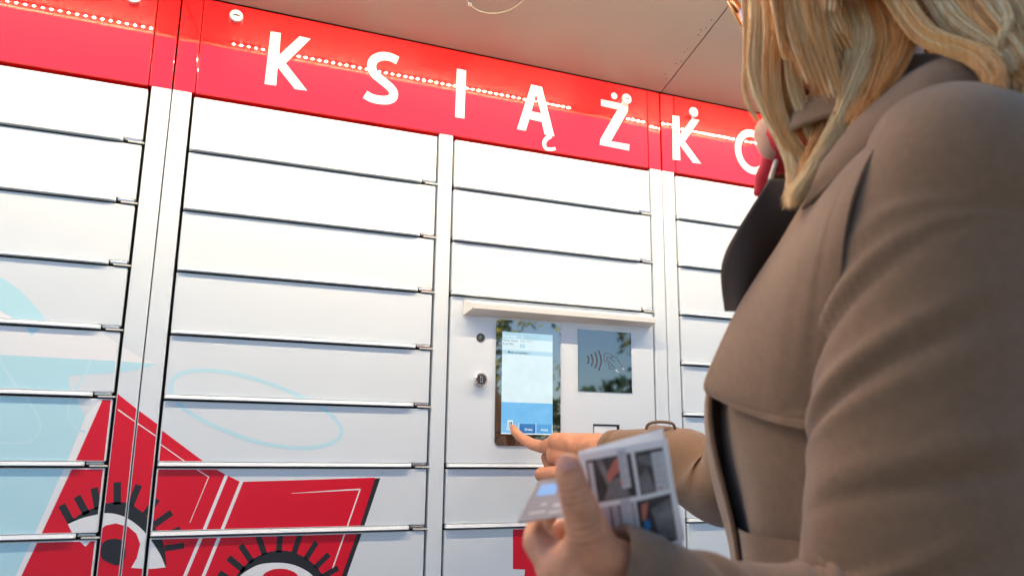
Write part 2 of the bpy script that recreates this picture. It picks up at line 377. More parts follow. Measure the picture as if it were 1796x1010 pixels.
UI = {'white': em('ui_white', (.70, .86, .90), E_), 'head': em('ui_header', (.42, .66, .78), E_), 'bar': em('ui_bar', (.45, .68, .80), E_), 'blue': em('ui_blue', (.16, .50, .86), E_),
      'lblue': em('ui_light_blue', (.22, .54, .83), E_), 'dblue': em('ui_dark_blue', (.012, .17, .46), E_), 'mblue': em('ui_mid_blue', (.09, .37, .72), E_), 'pure': em('ui_pure', (.9, .95, 1), E_), 'ink': em('ui_ink', (.06, .12, .16), .6*E_), 'grey': em('ui_grey', (.38, .47, .52), E_), 'line': em('ui_line', (.58, .74, .80), E_)}
def ub(mb, u0, u1, v0, v1, m, lay):
    x = lambda u: ax0+(ax1-ax0)*u
    z = lambda v: az1-(az1-az0)*v
    y = -.0024-.0001*lay
    mb.add([(x(u0), y, z(v1)), (x(u1), y, z(v1)), (x(u1), y, z(v0)), (x(u0), y, z(v0))], [(0, 1, 2, 3)], UI[m])
mb = MB()
ub(mb, 0, 1, 0, 1, 'white', 0); ub(mb, 0, 1, 0, .066, 'head', 1); ub(mb, 0, 1, .178, .222, 'bar', 1)
for v in (.10, .135, .165): ub(mb, 0, .9, v, v+.0015, 'line', 1)
ub(mb, .345, .44, .112, .15, 'head', 2)
ub(mb, 0, 1, .693, .898, 'blue', 1); ub(mb, 0, .335, .898, .99, 'lblue', 1); ub(mb, .345, .665, .898, .99, 'dblue', 1); ub(mb, .675, .985, .898, .99, 'mblue', 1)
ub(mb, .335, .345, .89, 1, 'pure', 2); ub(mb, .665, .675, .89, 1, 'pure', 2); ub(mb, 0, 1, .99, 1, 'pure', 2)
ub(mb, .12, .22, .868, .935, 'pure', 3); ub(mb, .135, .205, .88, .93, 'grey', 4); ub(mb, .185, .207, .884, .905, 'ink', 5)
disp = mb.build('screen_display', term)
FONT = None
def text_into(mb, s_, u, v, h, m, lay, bold=0, wid=1.0):
    cu = bpy.data.curves.new('t', 'FONT'); cu.body = s_; cu.size = 1; cu.offset = bold; cu.resolution_u = 2
    o = bpy.data.objects.new('t', cu); COL.objects.link(o); bpy.context.view_layer.update()
    me = bpy.data.meshes.new_from_object(o.evaluated_get(bpy.context.evaluated_depsgraph_get()))
    x, z, y = ax0+(ax1-ax0)*u, az1-(az1-az0)*v, -.0024-.0001*lay; k = h*(az1-az0)
    mb.add([(x+p.co.x*k*wid, y, z+p.co.y*k) for p in me.vertices], [tuple(p.vertices) for p in me.polygons], UI[m])
    bpy.data.objects.remove(o); bpy.data.curves.remove(cu); bpy.data.meshes.remove(me)
tx = MB()
text_into(tx, 'Kod wyp.', .015, .052, .040, 'pure', 3, .01); text_into(tx, '1.', .37, .055, .045, 'pure', 3, .02)
text_into(tx, 'Numer klienta', .012, .094, .034, 'ink', 3, 0, .8); text_into(tx, '000 1077', .35, .094, .034, 'grey', 3)
text_into(tx, 'Kod PIN', .012, .130, .032, 'ink', 3); text_into(tx, '1', .38, .143, .035, 'pure', 4)
text_into(tx, '[ ]', .05, .213, .03, 'grey', 4); text_into(tx, 'Moje powiadom. /', .11, .212, .034, 'ink', 4, .02, .95)
text_into(tx, 'Drukuj', .45, .962, .032, 'pure', 4, .02, .9); text_into(tx, 'Dalej', .10, .962, .032, 'pure', 4, .02, .9); text_into(tx, 'Anuluj', .765, .962, .032, 'pure', 4, .02, .9)
tx.build('screen_text', term)
# contactless reader tile
nx0, nx1, nz1, nz0 = .7725, .8985, Z0-.4868, Z0-.6140
mb = MB(); mb.box(nx0, nx1, -.0012, .002, nz0, nz1, TILE); tile = mb.build('contactless_reader', term)
ICON = mat('grey_icon_print', (.10, .10, .11), .6, spec=.2); ICON2 = mat('white_icon_print', (.8, .8, .8), .5)
def tc(*p): return [wp(1000+x/8.417, 570+y/8.417) for x, y in p]
mb = MB()
def flat(pieces, m, y):
    for p in pieces:
        if area2(p) < 0: p = p[::-1]
        mb.add([(q[0], y, q[1]) for q in p], [tuple(range(len(p)))], m)
for arc in (((250, 455), (268, 490), (268, 540), (250, 572)), ((305, 430), (326, 490), (328, 545), (310, 605)), ((358, 398), (388, 470), (392, 560), (362, 637)), ((412, 372), (448, 470), (450, 570), (416, 672))):
    flat(stroke(spline(tc(*arc)), .0032), ICON, -.0016)
for ln in (((548, 545), (500, 525), (512, 420), (608, 438), (605, 495)), ((660, 545), (555, 470), (538, 495), (545, 515), (640, 610), (690, 685)), ((612, 468), (675, 472), (720, 550), (775, 645)), ((560, 548), (565, 590), (615, 615)), ((575, 605), (572, 635), (610, 650), (640, 640))):
    flat(stroke(spline(tc(*ln), sub=4), .0010), ICON, -.0017)
flat(stroke(tc((665, 655), (712, 700)), .0019), ICON2, -.0018); flat(stroke(tc((765, 630), (788, 660)), .0019), ICON2, -.0018)
mb.build('contactless_symbol', term)
lx, lz = wp(843, 592)
mb = MB(); mb.cyl((lx, .001, lz), (lx, -.0012, lz), .0088, .0085, STEELD, 28)
mb.cyl((lx, -.0012, lz), (lx, -.0016, lz), .0055, .005, GLASSB, 20); mb.build('camera_lens', term)
kx, kz = wp(841, 666)
mb = MB(); mb.cyl((kx, .001, kz), (kx, -.010, kz), .0128, .0128, CHROME, 32); mb.cyl((kx, -.010, kz), (kx, -.0112, kz), .0128, .0116, CHROME, 32)
mb.cyl((kx, -.0112, kz), (kx, -.0115, kz), .0096, .0094, STEELD, 28)
for a in range(8):
    t = a*math.pi/4; mb.cyl((kx+.0105*math.cos(t), -.011, kz+.0105*math.sin(t)), (kx+.0105*math.cos(t), -.0117, kz+.0105*math.sin(t)), .0010, .0010, DARK, 6)
mb.box(kx-.0022, kx+.0022, -.0119, -.0112, kz-.006, kz+.006, CHROME, .0003); mb.box(kx-.0009, kx+.0009, -.0122, -.0115, kz-.0045, kz+.0045, BLACK)
mb.build('cylinder_lock', term)
qx0, qx1, qz1 = .8062, .8665, Z0-.6800
mb = MB()
for b in ((qx0, qx1, qz1-.0035, qz1), (qx1-.006, qx1, qz1-.060, qz1-.0035), (qx0, qx0+.0008, qz1-.060, qz1-.0035), (qx0+.0008, qx1-.006, qz1-.060, qz1-.0585)): mb.box(b[0], b[1], -.0015, .002, b[2], b[3], BLACK)
mb.box(qx0+.0008, qx1-.006, -.0006, .002, qz1-.0585, qz1-.0035, P_WHITE); mb.build('scanner_window', term)

# ------------------------------------------------------------------ canopy
SLOPE = .30; CZ = HT+.003
def cpy(y): return CZ - SLOPE*y*1.0          # y is negative outwards
def on_canopy(px, py):
    d = ray(px, py); t = (CZ-SLOPE*CAM[1]-CAM[2])/(d[2]+SLOPE*d[1]); return CAM+t*d
can = empty('canopy', (.5, 0, CZ), 'sheet metal canopy sloping up over the red band, with rows of small warm lights', 'canopy')
YF = -.43; JX = .9938
def sheet(name, x0, x1, y0, y1, t0, t1, m, par):
    mb = MB(); mb.add([(x, y, cpy(y)+t) for t in (t0, t1) for x, y in ((x0, y0), (x1, y0), (x1, y1), (x0, y1))],
        [(0, 1, 2, 3), (7, 6, 5, 4), (0, 4, 5, 1), (1, 5, 6, 2), (2, 6, 7, 3), (3, 7, 4, 0)], m); return mb.build(name, par)
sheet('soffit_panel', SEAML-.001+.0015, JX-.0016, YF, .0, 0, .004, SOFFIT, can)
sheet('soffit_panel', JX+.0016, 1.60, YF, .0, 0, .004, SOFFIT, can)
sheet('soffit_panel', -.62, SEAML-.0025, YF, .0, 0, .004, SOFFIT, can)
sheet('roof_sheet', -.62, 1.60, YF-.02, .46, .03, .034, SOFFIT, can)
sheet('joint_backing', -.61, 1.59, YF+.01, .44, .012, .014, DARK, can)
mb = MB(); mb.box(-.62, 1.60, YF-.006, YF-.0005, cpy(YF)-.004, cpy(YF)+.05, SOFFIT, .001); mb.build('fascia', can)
for x in (-.58, .5, 1.56): mb = MB(); mb.box(x-.02, x+.02, .02, .10, HT, HT+.03, ALU); mb.build('bracket', can)
for x0, x1 in ((-.60, -.085), (.056, .955), (1.085, 1.58)):
    yl = -.372; mb = MB(); mb.box(x0-.006, x1+.006, yl-.006, yl+.006, -.0030, -.0004, ALU)
    mb.v = [(x, y, z+cpy(y)) for x, y, z in mb.v]; st = mb.build('led_strip', can)
    n = int((x1-x0)/.0165); lb = MB()
    for i in range(n):
        x = x0+.004+i*.0165; b_ = MB(); lb.box(x, x+.0035, yl-.0018, yl+.0018, -.0046, -.0031, LEDM)
    lb.v = [(x, y, z+cpy(y)) for x, y, z in lb.v]
    o = lb.build('led_row', st); o['kind'] = 'stuff'
q = on_canopy(824, 7); nrm = Vector((0, -SLOPE, -1)).normalized()
mb = MB(); mb.cyl(q, Vector(q)+nrm*.002, .0042, .0036, CHROME, 16); mb.cyl(Vector(q)+nrm*.002, Vector(q)+nrm*.0023, .0018, .0018, BLACK, 6); mb.build('screw', can)
q = np.array(on_canopy(842, 20)); q2 = np.array(on_canopy(842, 20))+np.array([0.01, -.062, 0]); q2[2] = cpy(q2[1])
mb = MB(); ring = [(q2[0]+.063*math.cos(a), q2[1]+.063*math.sin(a), cpy(q2[1]+.063*math.sin(a))-.0003) for a in np.linspace(0, 2*math.pi, 48, endpoint=False)]
mb.tube(ring, .0016, SOFFIT, 6, closed=True); mb.build('hatch_ring', can)
rv = MB()
for p in ((1185, 112), (1195, 108), (1167, 130), (1168, 138), (1225, 62), (1229, 53), (1238, 49), (1200, 92), (1248, 36), (1206, 86)):
    q = Vector(on_canopy(*p)); rv.cyl(q, q+nrm*.0008, .0016, .0013, STEELD, 8)
rv.build('rivet_row', can)
# ------------------------------------------------------------------ the woman
SKIN = mat('skin', (.60, .255, .138), .48, bump=.5, bscale=420, var=.20, vscale=55, sss=.10, spec=.4)
NAIL = mat('fingernail', (.58, .25, .165), .5, spec=.3)
COAT = mat('trench_cloth', (.188, .106, .058), .88, bump=.8, bscale=750, var=.07, vscale=120, sheen=.25, spec=.2)
SHADED_LAPEL = mat('shaded_lapel_cloth', (.045, .027, .02), .75, bump=.2, bscale=500, spec=.4)  # deep shade on the lapel's underside is put into this dark brown
MASKM = mat('pale_pink_cloth', (.46, .27, .20), .8, bump=.3, bscale=500)
SCARF = mat('red_scarf_cloth', (.45, .012, .03), .8); SCARFW = mat('scarf_white', (.75, .68, .62), .8)
TROUS = mat('dark_trousers', (.03, .03, .04), .8); SHOE = mat('black_leather', (.02, .02, .02), .35)
GOLD = mat('gold_wire', (.80, .50, .22), .25, metal=1)
HAIRS = [mat('hair_light', (1, .74, .42), .36, spec=.7), mat('hair_honey', (.98, .56, .24), .40, spec=.6), mat('hair_brown', (.66, .30, .09), .45, spec=.4)]
for m_, c_ in zip(HAIRS, ((1, .74, .40), (1, .55, .20), (.72, .32, .09))):      # light also passes through the strands
    nt = m_.node_tree; tr = nt.nodes.new('ShaderNodeBsdfTranslucent'); tr.inputs[0].default_value = (*c_, 1); mxs = nt.nodes.new('ShaderNodeMixShader'); mxs.inputs[0].default_value = .18
    tc = nt.nodes.new('ShaderNodeTexCoord'); mp = nt.nodes.new('ShaderNodeMapping'); mp.inputs['Scale'].default_value = (1, 1, .05); ns = nt.nodes.new('ShaderNodeTexNoise'); ns.inputs['Scale'].default_value = 420; ns.inputs['Detail'].default_value = 2
    nt.links.new(tc.outputs['Object'], mp.inputs[0]); nt.links.new(mp.outputs[0], ns.inputs['Vector']); rp = nt.nodes.new('ShaderNodeMix'); rp.data_type = 'RGBA'; rp.inputs[6].default_value = (c_[0]*.86, c_[1]*.78, c_[2]*.68, 1); rp.inputs[7].default_value = (min(1, c_[0]*1.05), min(1, c_[1]*1.12), min(1, c_[2]*1.25), 1)
    mr = nt.nodes.new('ShaderNodeMapRange'); mr.inputs[1].default_value = .35; mr.inputs[2].default_value = .62; nt.links.new(ns.outputs[0], mr.inputs[0]); nt.links.new(mr.outputs[0], rp.inputs[0]); nt.links.new(rp.outputs[2], nt.nodes['Principled BSDF'].inputs['Base Color'])
    bm_ = nt.nodes.new('ShaderNodeBump'); bm_.inputs['Strength'].default_value = .5; bm_.inputs['Distance'].default_value = .001; nt.links.new(ns.outputs[0], bm_.inputs['Height']); nt.links.new(bm_.outputs[0], nt.nodes['Principled BSDF'].inputs['Normal'])
    nt.links.new(nt.nodes['Principled BSDF'].outputs[0], mxs.inputs[1]); nt.links.new(tr.outputs[0], mxs.inputs[2]); nt.links.new(mxs.outputs[0], nt.nodes['Material Output'].inputs[0])
BFAC = np.array([-.89, .455, 0]); BFAC /= np.linalg.norm(BFAC); BLEF = np.array([-BFAC[1], BFAC[0], 0]); ZUP = np.array([0, 0, 1.])
SL = pd(1640, 275, .65); TB = SL - .18*BLEF; TB[2] = 0
SR = TB - .165*BLEF - .005*BFAC + np.array([0, 0, SL[2]-.005])
person = empty('person', (TB[0], TB[1], 0), 'woman with long blonde hair in a beige trench coat pressing the touch screen', 'person')

HF = np.array([-.28, .96, 0]); HF /= np.linalg.norm(HF); HL = np.array([-HF[1], HF[0], 0])
pt = math.radians(17); HF, HU = HF*math.cos(pt)-ZUP*math.sin(pt), ZUP*math.cos(pt)+HF*math.sin(pt)
HC = pd(1301, 22, .86) - .080*HF - .032*HL - .008*HU
def hp(a, b, c): return HC + a*HF + b*HL + c*HU

# --- skin: one continuous surface grown from overlapping tapered pieces
src = bmesh.new()
def ball(p, r, ax=None):
    m = Matrix.Translation(Vector(p))
    if ax is not None:
        m = m @ Matrix(((ax[0][0], ax[1][0], ax[2][0], 0), (ax[0][1], ax[1][1], ax[2][1], 0), (ax[0][2], ax[1][2], ax[2][2], 0), (0, 0, 0, 1)))
        m = m @ Matrix.Diagonal((*r, 1)); r = 1
    bmesh.ops.create_icosphere(src, subdivisions=3, radius=r, matrix=m)
def limb(pts, rad):
    for i, p in enumerate(pts):
        ball(p, rad[i])
        if i:
            a, b = Vector(pts[i-1]), Vector(p); d = b-a
            bmesh.ops.create_cone(src, cap_ends=True, segments=20, radius1=rad[i-1], radius2=rad[i], depth=d.length,
                matrix=Matrix.Translation((a+b)/2) @ d.to_track_quat('Z', 'Y').to_matrix().to_4x4())
HAX = (HF, HL, HU)
ball(hp(-.014, 0, .038), (.094, .075, .092), HAX); ball(hp(.018, 0, -.030), (.064, .058, .084), HAX)
ball(hp(.050, 0, -.098), (.028, .026, .020), HAX); limb([hp(.080, 0, .004), hp(.104, 0, -.036)], [.007, .0125])
for s_ in (-1, 1):
    ball(hp(.045, s_*.030, -.035), (.026, .026, .030), HAX); ball(hp(-.012, s_*.073, -.012), (.018, .006, .030), HAX); limb([hp(.096, s_*.010, -.040), hp(.092, s_*.006, -.038)], [.007, .008])
    limb([hp(-.01, s_*.045, -.072), hp(.040, s_*.018, -.098)], [.022, .020])
limb([hp(-.030, 0, -.060), TB-.012*BFAC+ZUP*1.39, TB-.03*BFAC+ZUP*1.32], [.050, .048, .06])
for s_ in (-1, 1): limb([TB-.035*BFAC+s_*.05*BLEF+ZUP*1.30, TB+s_*.055*BLEF-.01*BFAC+ZUP*1.15, TB+s_*.045*BLEF+ZUP*1.0, TB+s_*.075*BLEF+ZUP*.86, TB+s_*.085*BLEF+ZUP*.45, TB+s_*.085*BLEF-.01*BFAC+ZUP*.08], [.055, .085, .085, .095, .055, .04])
cuffL = pd(1056, 1026, .548)
mid1 = pd(1650, 430, .640); mid2 = pd(1628, 700, .612); mid3 = pd(1622, 920, .590)
LP = [TB+.060*BLEF+.0*BFAC+ZUP*(SL[2]-.002), TB+.115*BLEF+RT*.012+ZUP*(SL[2]+.004), SL+RT*.016+.004*BLEF-ZUP*.02, mid1, mid2, mid3, pd(1590, 1110, .575), pd(1430, 1150, .562), pd(1240, 1110, .553), cuffL]
# left arm and hand
WL = pd(1072, 1008, .545)
limb([TB-.03*BFAC+.08*BLEF+ZUP*1.31, LP[2], LP[3], LP[4], LP[5], LP[6], LP[7], LP[8], WL], [.05, .048, .045, .042, .040, .038, .035, .031, .026])
H1 = lambda *a: [pd(x, y, d) for x, y, d in a]
cmc, mcp, ip, tip = H1((1046, 975, .532), (1029, 922, .520), (1009, 866, .514), (997, 823, .514))
limb([WL, cmc, mcp, ip, tip], [.0245, .0190, .0145, .0112, .0096]); ball(pd(996, 815, .514), .0084)
kn = H1((984, 996, .545), (988, 1036, .560), (998, 1066, .577), (1010, 1090, .594))
for k_, r_ in zip(kn, (.0165, .0165, .016, .015)): limb([WL, WL*.45+k_*.55, k_], [.024, .021, r_])
limb([mcp, pd(1018, 960, .528), pd(996, 985, .538)], [.0120, .0125, .0135]); limb([cmc, pd(1005, 1000, .54), kn[0]], [.018, .018, .015])
limb(H1((984, 996, .545), (943, 950, .560), (946, 915, .585), (968, 893, .598)), [.0150, .0112, .0098, .0078])
limb(H1((988, 1036, .560), (962, 990, .590), (950, 940, .615), (990, 925, .618)), [.0150, .0112, .0098, .008])
limb(H1((998, 1066, .577), (972, 1030, .612), (965, 975, .632), (1005, 960, .630)), [.0145, .0108, .0095, .0078])
limb(H1((1010, 1090, .594), (988, 1062, .625), (980, 1020, .642), (1010, 1005, .640)), [.013, .0095, .0085, .007])
# right arm and pointing hand
WR = pd(1072, 790, 1.370); ER = pd(1285, 850, 1.13)
limb([TB-.03*BFAC-.08*BLEF+ZUP*1.31, SR, (SR+ER)/2, ER, (ER+WR)/2, WR], [.06, .05, .045, .040, .036, .027])
fw = np.array(wp(897, 750)); FT = np.array([fw[0], -.0095, fw[1]])
iM = pd(976, 775, 1.438)
limb([FT, pd(903, 757, 1.512), pd(915, 768, 1.500), pd(934, 779, 1.482), pd(954, 784, 1.460), iM], [.0074, .0088, .0098, .0110, .0122, .0158])
limb([iM, pd(1015, 784, 1.41), WR], [.0180, .0255, .030]); limb([pd(974, 798, 1.436), pd(1035, 802, 1.392)], [.0175, .025]); limb([pd(978, 770, 1.44), pd(1025, 780, 1.405)], [.0105, .018])
for a_, r_ in (((996, 788, 1.455), .0145), ((1003, 795, 1.475), .014), ((1012, 803, 1.49), .013)): limb([pd(*a_), WR*.5+pd(*a_)*.5, WR], [r_, .018, .024])
limb(H1((996, 788, 1.455), (958, 802, 1.476), (966, 826, 1.468), (988, 826, 1.452)), [.0135, .0105, .0092, .0080])
limb(H1((1003, 795, 1.475), (968, 812, 1.492), (978, 836, 1.482), (1000, 834, 1.465)), [.013, .0100, .0090, .0078])
limb(H1((1012, 803, 1.49), (985, 822, 1.503), (993, 842, 1.492), (1010, 838, 1.478)), [.012, .009, .0082, .007])
limb([WR, pd(1048, 815, 1.372), pd(1008, 828, 1.388), pd(975, 832, 1.402), pd(950, 832, 1.412)], [.029, .0230, .0185, .0158, .0135])
limb([pd(1010, 826, 1.39), pd(1000, 806, 1.415), pd(992, 788, 1.435)], [.011, .012, .013])
me = bpy.data.meshes.new('body_src'); src.to_mesh(me); src.free()
tmp = bpy.data.objects.new('body_src', me); COL.objects.link(tmp)
md = tmp.modifiers.new('r', 'REMESH'); md.mode = 'VOXEL'; md.voxel_size = .0027; md.adaptivity = 0
ms = tmp.modifiers.new('s', 'SMOOTH'); ms.factor = .5; ms.iterations = 7
bpy.context.view_layer.update()
bme = bpy.data.meshes.new_from_object(tmp.evaluated_get(bpy.context.evaluated_depsgraph_get())); bpy.data.objects.remove(tmp)
# finer skin on the hands, with creases over the joints
bm = bmesh.new(); bm.from_mesh(bme)
hc_ = [(Vector(pd(1000, 930, .55)), .13), (Vector(pd(985, 795, 1.43)), .13)]
es = [e for e in bm.edges if any((e.verts[0].co-c).length < r for c, r in hc_)]
bmesh.ops.subdivide_edges(bm, edges=es, cuts=1, use_grid_fill=True, smooth=.6)
bm.normal_update()
def crease(c, ax, wd, n, amp, rad):
    c, ax = Vector(c), Vector(np.array(ax)/np.linalg.norm(ax))
    for v in bm.verts:
        d = v.co-c
        if d.length > rad: continue
        s_ = d.dot(ax); k = max(0, v.normal.dot(Vector(-FW)))**.5
        v.co -= v.normal*amp*k*math.exp(-(s_/wd)**2)*(.5+.5*math.cos(2*math.pi*s_*n/wd+.8*math.sin(400*d.dot(Vector(UP)))))
crease(ip, tip-ip, .0075, 1.6, .0011, .020); crease(mcp, ip-mcp, .008, 1.5, .0008, .024); crease(pd(1022, 898, .517), ip-mcp, .006, 1.2, .0005, .02)
crease(pd(941, 781, 1.480), FT-iM, .006, 1.5, .0009, .014); crease(pd(917, 768, 1.500), FT-iM, .004, 1.2, .0007, .012); crease(iM, FT-iM, .006, 1.0, .0006, .018)
bm.to_mesh(bme); bm.free()
bme.materials.clear(); bme.materials.append(SKIN); bme.polygons.foreach_set('use_smooth', [True]*len(bme.polygons))
body = put(bpy.data.objects.new('body', bme), person)
# nails
def nail(p, nrm_, along, w, l):
    n_, a_ = np.array(nrm_)/np.linalg.norm(nrm_), np.array(along, float); a_ -= n_*(a_@n_); a_ /= np.linalg.norm(a_); b_ = np.cross(n_, a_)
    mb = MB(); R_ = []; fs = []
    for i in range(7):
        for j in range(7):
            u, v = (i/3-1), (j/3-1); k = 1-.22*v*v if abs(u) == 1 else 1
            R_.append(p + a_*l*u*(1-.12*v*v) + b_*w*v*(1-.10*max(u, 0)**2) + n_*(.0012-.0020*v*v-.0008*u*u))
    for i in range(6):
        for j in range(6): fs.append((i*7+j, i*7+j+1, (i+1)*7+j+1, (i+1)*7+j))
    mb.add(R_, fs, NAIL, True); return mb.build('fingernail', body)
tc_ = -FW
nd = (CAM-tip)/np.linalg.norm(CAM-tip)
nail(tip + (nd*.72+UP*.45-RT*.1)*.0098, nd*.8+UP*.55, tip-ip, .0056, .0060)

# --- coat
def interp(zs, tab, z):
    return np.array([np.interp(z, zs, tab[:, k]) for k in range(tab.shape[1])])
CT = np.array([(.50, 0, .20, .19, .235), (.70, 0, .18, .175, .225), (.88, 0, .150, .15, .205), (.95, 0, .132, .133, .188), (1.00, 0, .128, .122, .178), (1.06, 0, .142, .128, .186),
    (1.12, 0, .152, .135, .190), (1.17, 0, .148, .138, .190), (1.21, 0, .130, .136, .188), (1.24, 0, .108, .134, .184), (1.27, 0, .086, .130, .180), (1.30, 0, .064, .145, .172), (1.33, 0, .052, .145, .160), (1.355, 0, .046, .138, .140), (1.38, 0, .046, .115, .112), (1.40, .002, .046, .074, .088), (1.44, .004, .046, .068, .074)])
CT[:, 0] *= 1.0
sm = np.linspace(.50, 1.44, 160); tab = np.array([interp(CT[:, 0], CT, z) for z in sm])
for k in range(1, 5): tab[:, k] = np.convolve(np.pad(tab[:, k], 6, mode='edge'), np.ones(13)/13, 'valid')
def torso(z, ph, off=0.0):
    a, fd, bd, w = [np.interp(z, sm, tab[:, k]) for k in range(1, 5)]
    c, s_ = math.cos(ph), math.sin(ph); e = .88
    x = math.copysign(abs(c)**e, c)*((fd if c > 0 else bd)+off); y = math.copysign(abs(s_)**e, s_)*(w+off)
    fold = .006*math.sin(5*ph+3*z)*max(0, (.98-z))/.4 + .0035*math.sin(9*ph-14*z+1)*math.exp(-((z-1.03)/.06)**2) + .003*math.sin(4*ph+22*z)*math.exp(-((z-1.22)/.12)**2)
    r = math.hypot(x, y); k = (r+fold)/r
    return TB + ZUP*z + BFAC*(a + x*k) + BLEF*y*k
def grid_mesh(fn, nu, nv, m, thick=0, close_u=False, smooth=True):
    P = np.array([[fn(i/(nu if close_u else nu-1), j/(nv-1)) for i in range(nu)] for j in range(nv)])
    mb = MB(); fs = [(j*nu+i, j*nu+(i+1) % nu, (j+1)*nu+(i+1) % nu, (j+1)*nu+i) for j in range(nv-1) for i in range(nu if close_u else nu-1)]
    V = P.reshape(-1, 3)
    if thick:
        du = np.gradient(P, axis=1); dv = np.gradient(P, axis=0); N = np.cross(du, dv); N /= np.linalg.norm(N, axis=2, keepdims=True)+1e-9
        V2 = (P-N*thick).reshape(-1, 3); n = len(V)
        mb.add(np.vstack([V, V2]), fs + [tuple(i+n for i in f[::-1]) for f in fs] +
            [(j*nu, (j+1)*nu, (j+1)*nu+n, j*nu+n)[::1] for j in range(nv-1)] + [((j+1)*nu-1, (j+1)*nu-1+n, (j+2)*nu-1+n, (j+2)*nu-1) for j in range(nv-1)] +
            [(i, i+n, i+1+n, i+1) for i in range(nu-1)] + [((nv-1)*nu+i, (nv-1)*nu+i+1, (nv-1)*nu+i+1+n, (nv-1)*nu+i+n) for i in range(nu-1)], m, smooth)
    else: mb.add(V, fs, m, smooth)
    return mb
coat = grid_mesh(lambda u, v: torso(.50+.94*v, 2*math.pi*u), 96, 110, COAT, close_u=True).build('coat', person)
from mathutils.bvhtree import BVHTree
cv_ = [Vector(v.co) for v in coat.data.vertices]; bvh = BVHTree.FromPolygons(cv_, [tuple(q.vertices) for q in coat.data.polygons])
fl = spline([pd(1432, 318, .742), pd(1398, 372, .748), pd(1362, 432, .756), pd(1326, 486, .762), pd(1290, 545, .768), pd(1258, 612, .770), pd(1234, 672, .772), pd(1240, 692, .768)], sub=5)
fr = spline([pd(1610, 176, .645), pd(1540, 250, .628), pd(1500, 330, .618), pd(1482, 410, .612), pd(1475, 500, .612), pd(1472, 590, .616), pd(1470, 690, .622), pd(1468, 760, .625)], sub=5)
def flap_fn(u, v):            # storm flap: hangs from the shoulder over the left chest
    i = v*(len(fl)-1); k = int(min(i, len(fl)-2)); a = fl[k]+(fl[k+1]-fl[k])*(i-k); b = fr[k]+(fr[k+1]-fr[k])*(i-k)
    p = a+(b-a)*u - FW*.020*math.sin(math.pi*u)**.8 - RT*.006*math.sin(math.pi*u)
    p = p - UP*.004*math.sin(math.pi*u)*v**4
    d = p-CAM; L = np.linalg.norm(d); d /= L
    h = bvh.ray_cast(Vector(CAM), Vector(d)); off = .006+.010*v**3
    if h[0] is not None and L > h[3]-off: p = CAM+d*(h[3]-off)
    w = math.sin(math.pi*min(1, u*1.1)); p = p + FW*.0016*(math.exp(-((v-.945)/.008)**2) + math.exp(-((u-.045)/.010)**2))
    return p - FW*w*(.0045*math.exp(-((u-.62-.10*math.sin(3*v))/.07)**2)*(1-v)**.7 - .005*math.exp(-((u-.76-.08*v)/.05)**2)*(1-v*.6) + .003*math.exp(-((u-.40-.2*v)/.08)**2)*v)
grid_mesh(flap_fn, 80, 130, COAT, thick=-.0035).build('storm_flap', coat)
grid_mesh(lambda u, v: torso(.52+.76*v, math.radians(-42+46*u), .006+.007*u+.002*math.sin(9*v)), 14, 60, COAT, thick=-.004).build('front_placket', coat)
grid_mesh(lambda u, v: torso(.985+.045*v, 2*math.pi*u, .010), 80, 4, COAT, close_u=True).build('belt', coat)
def sweep(path, rad, nr, nn, m, folds=None, flat=None, cap=None):
    P = spline(path, sub=max(2, nr//(len(path)-1))); n = len(P)
    kw = max(3, n//14)|1; ks = np.ones(kw)/kw; P = np.stack([np.convolve(np.concatenate([2*P[0, c]-P[kw//2:0:-1, c], P[:, c], 2*P[-1, c]-P[-2:-kw//2-1:-1, c]]), ks, 'valid') for c in range(3)], 1)
    R_ = np.interp(np.linspace(0, len(path)-1, n), range(len(path)), rad); R_ = np.convolve(np.pad(R_, 3, mode='edge'), np.ones(7)/7, 'valid')
    T_ = np.gradient(P, axis=0); T_ /= np.linalg.norm(T_, axis=1, keepdims=True); V = []
    U_ = [None]*n; c0 = n//2; u = CAM-P[c0]
    for i in list(range(c0, n))+list(range(c0-1, -1, -1)):
        if i == c0-1: u = U_[c0]
        u = u-T_[i]*(u@T_[i]); u = u/np.linalg.norm(u); U_[i] = u
    for i in range(n):
        u = U_[i]; w = np.cross(u, T_[i])
        for k in range(nn):
            a = 2*math.pi*k/nn; r = R_[i] + (folds(i/(n-1), a if a < math.pi else a-2*math.pi) if folds else 0)
            V.append(P[i]+r*(math.cos(a)*u+math.sin(a)*w))
    mb = MB(); mb.add(V, [(i*nn+k, i*nn+(k+1) % nn, (i+1)*nn+(k+1) % nn, (i+1)*nn+k) for i in range(n-1) for k in range(nn)], m, True); return mb, P, R_
def ridge(t, a, t0, s_, wd, amp, a0=0, aw=1.6):
    return amp*math.exp(-((t-t0-s_*a)/wd)**2)*math.exp(-((a-a0)/aw)**2)
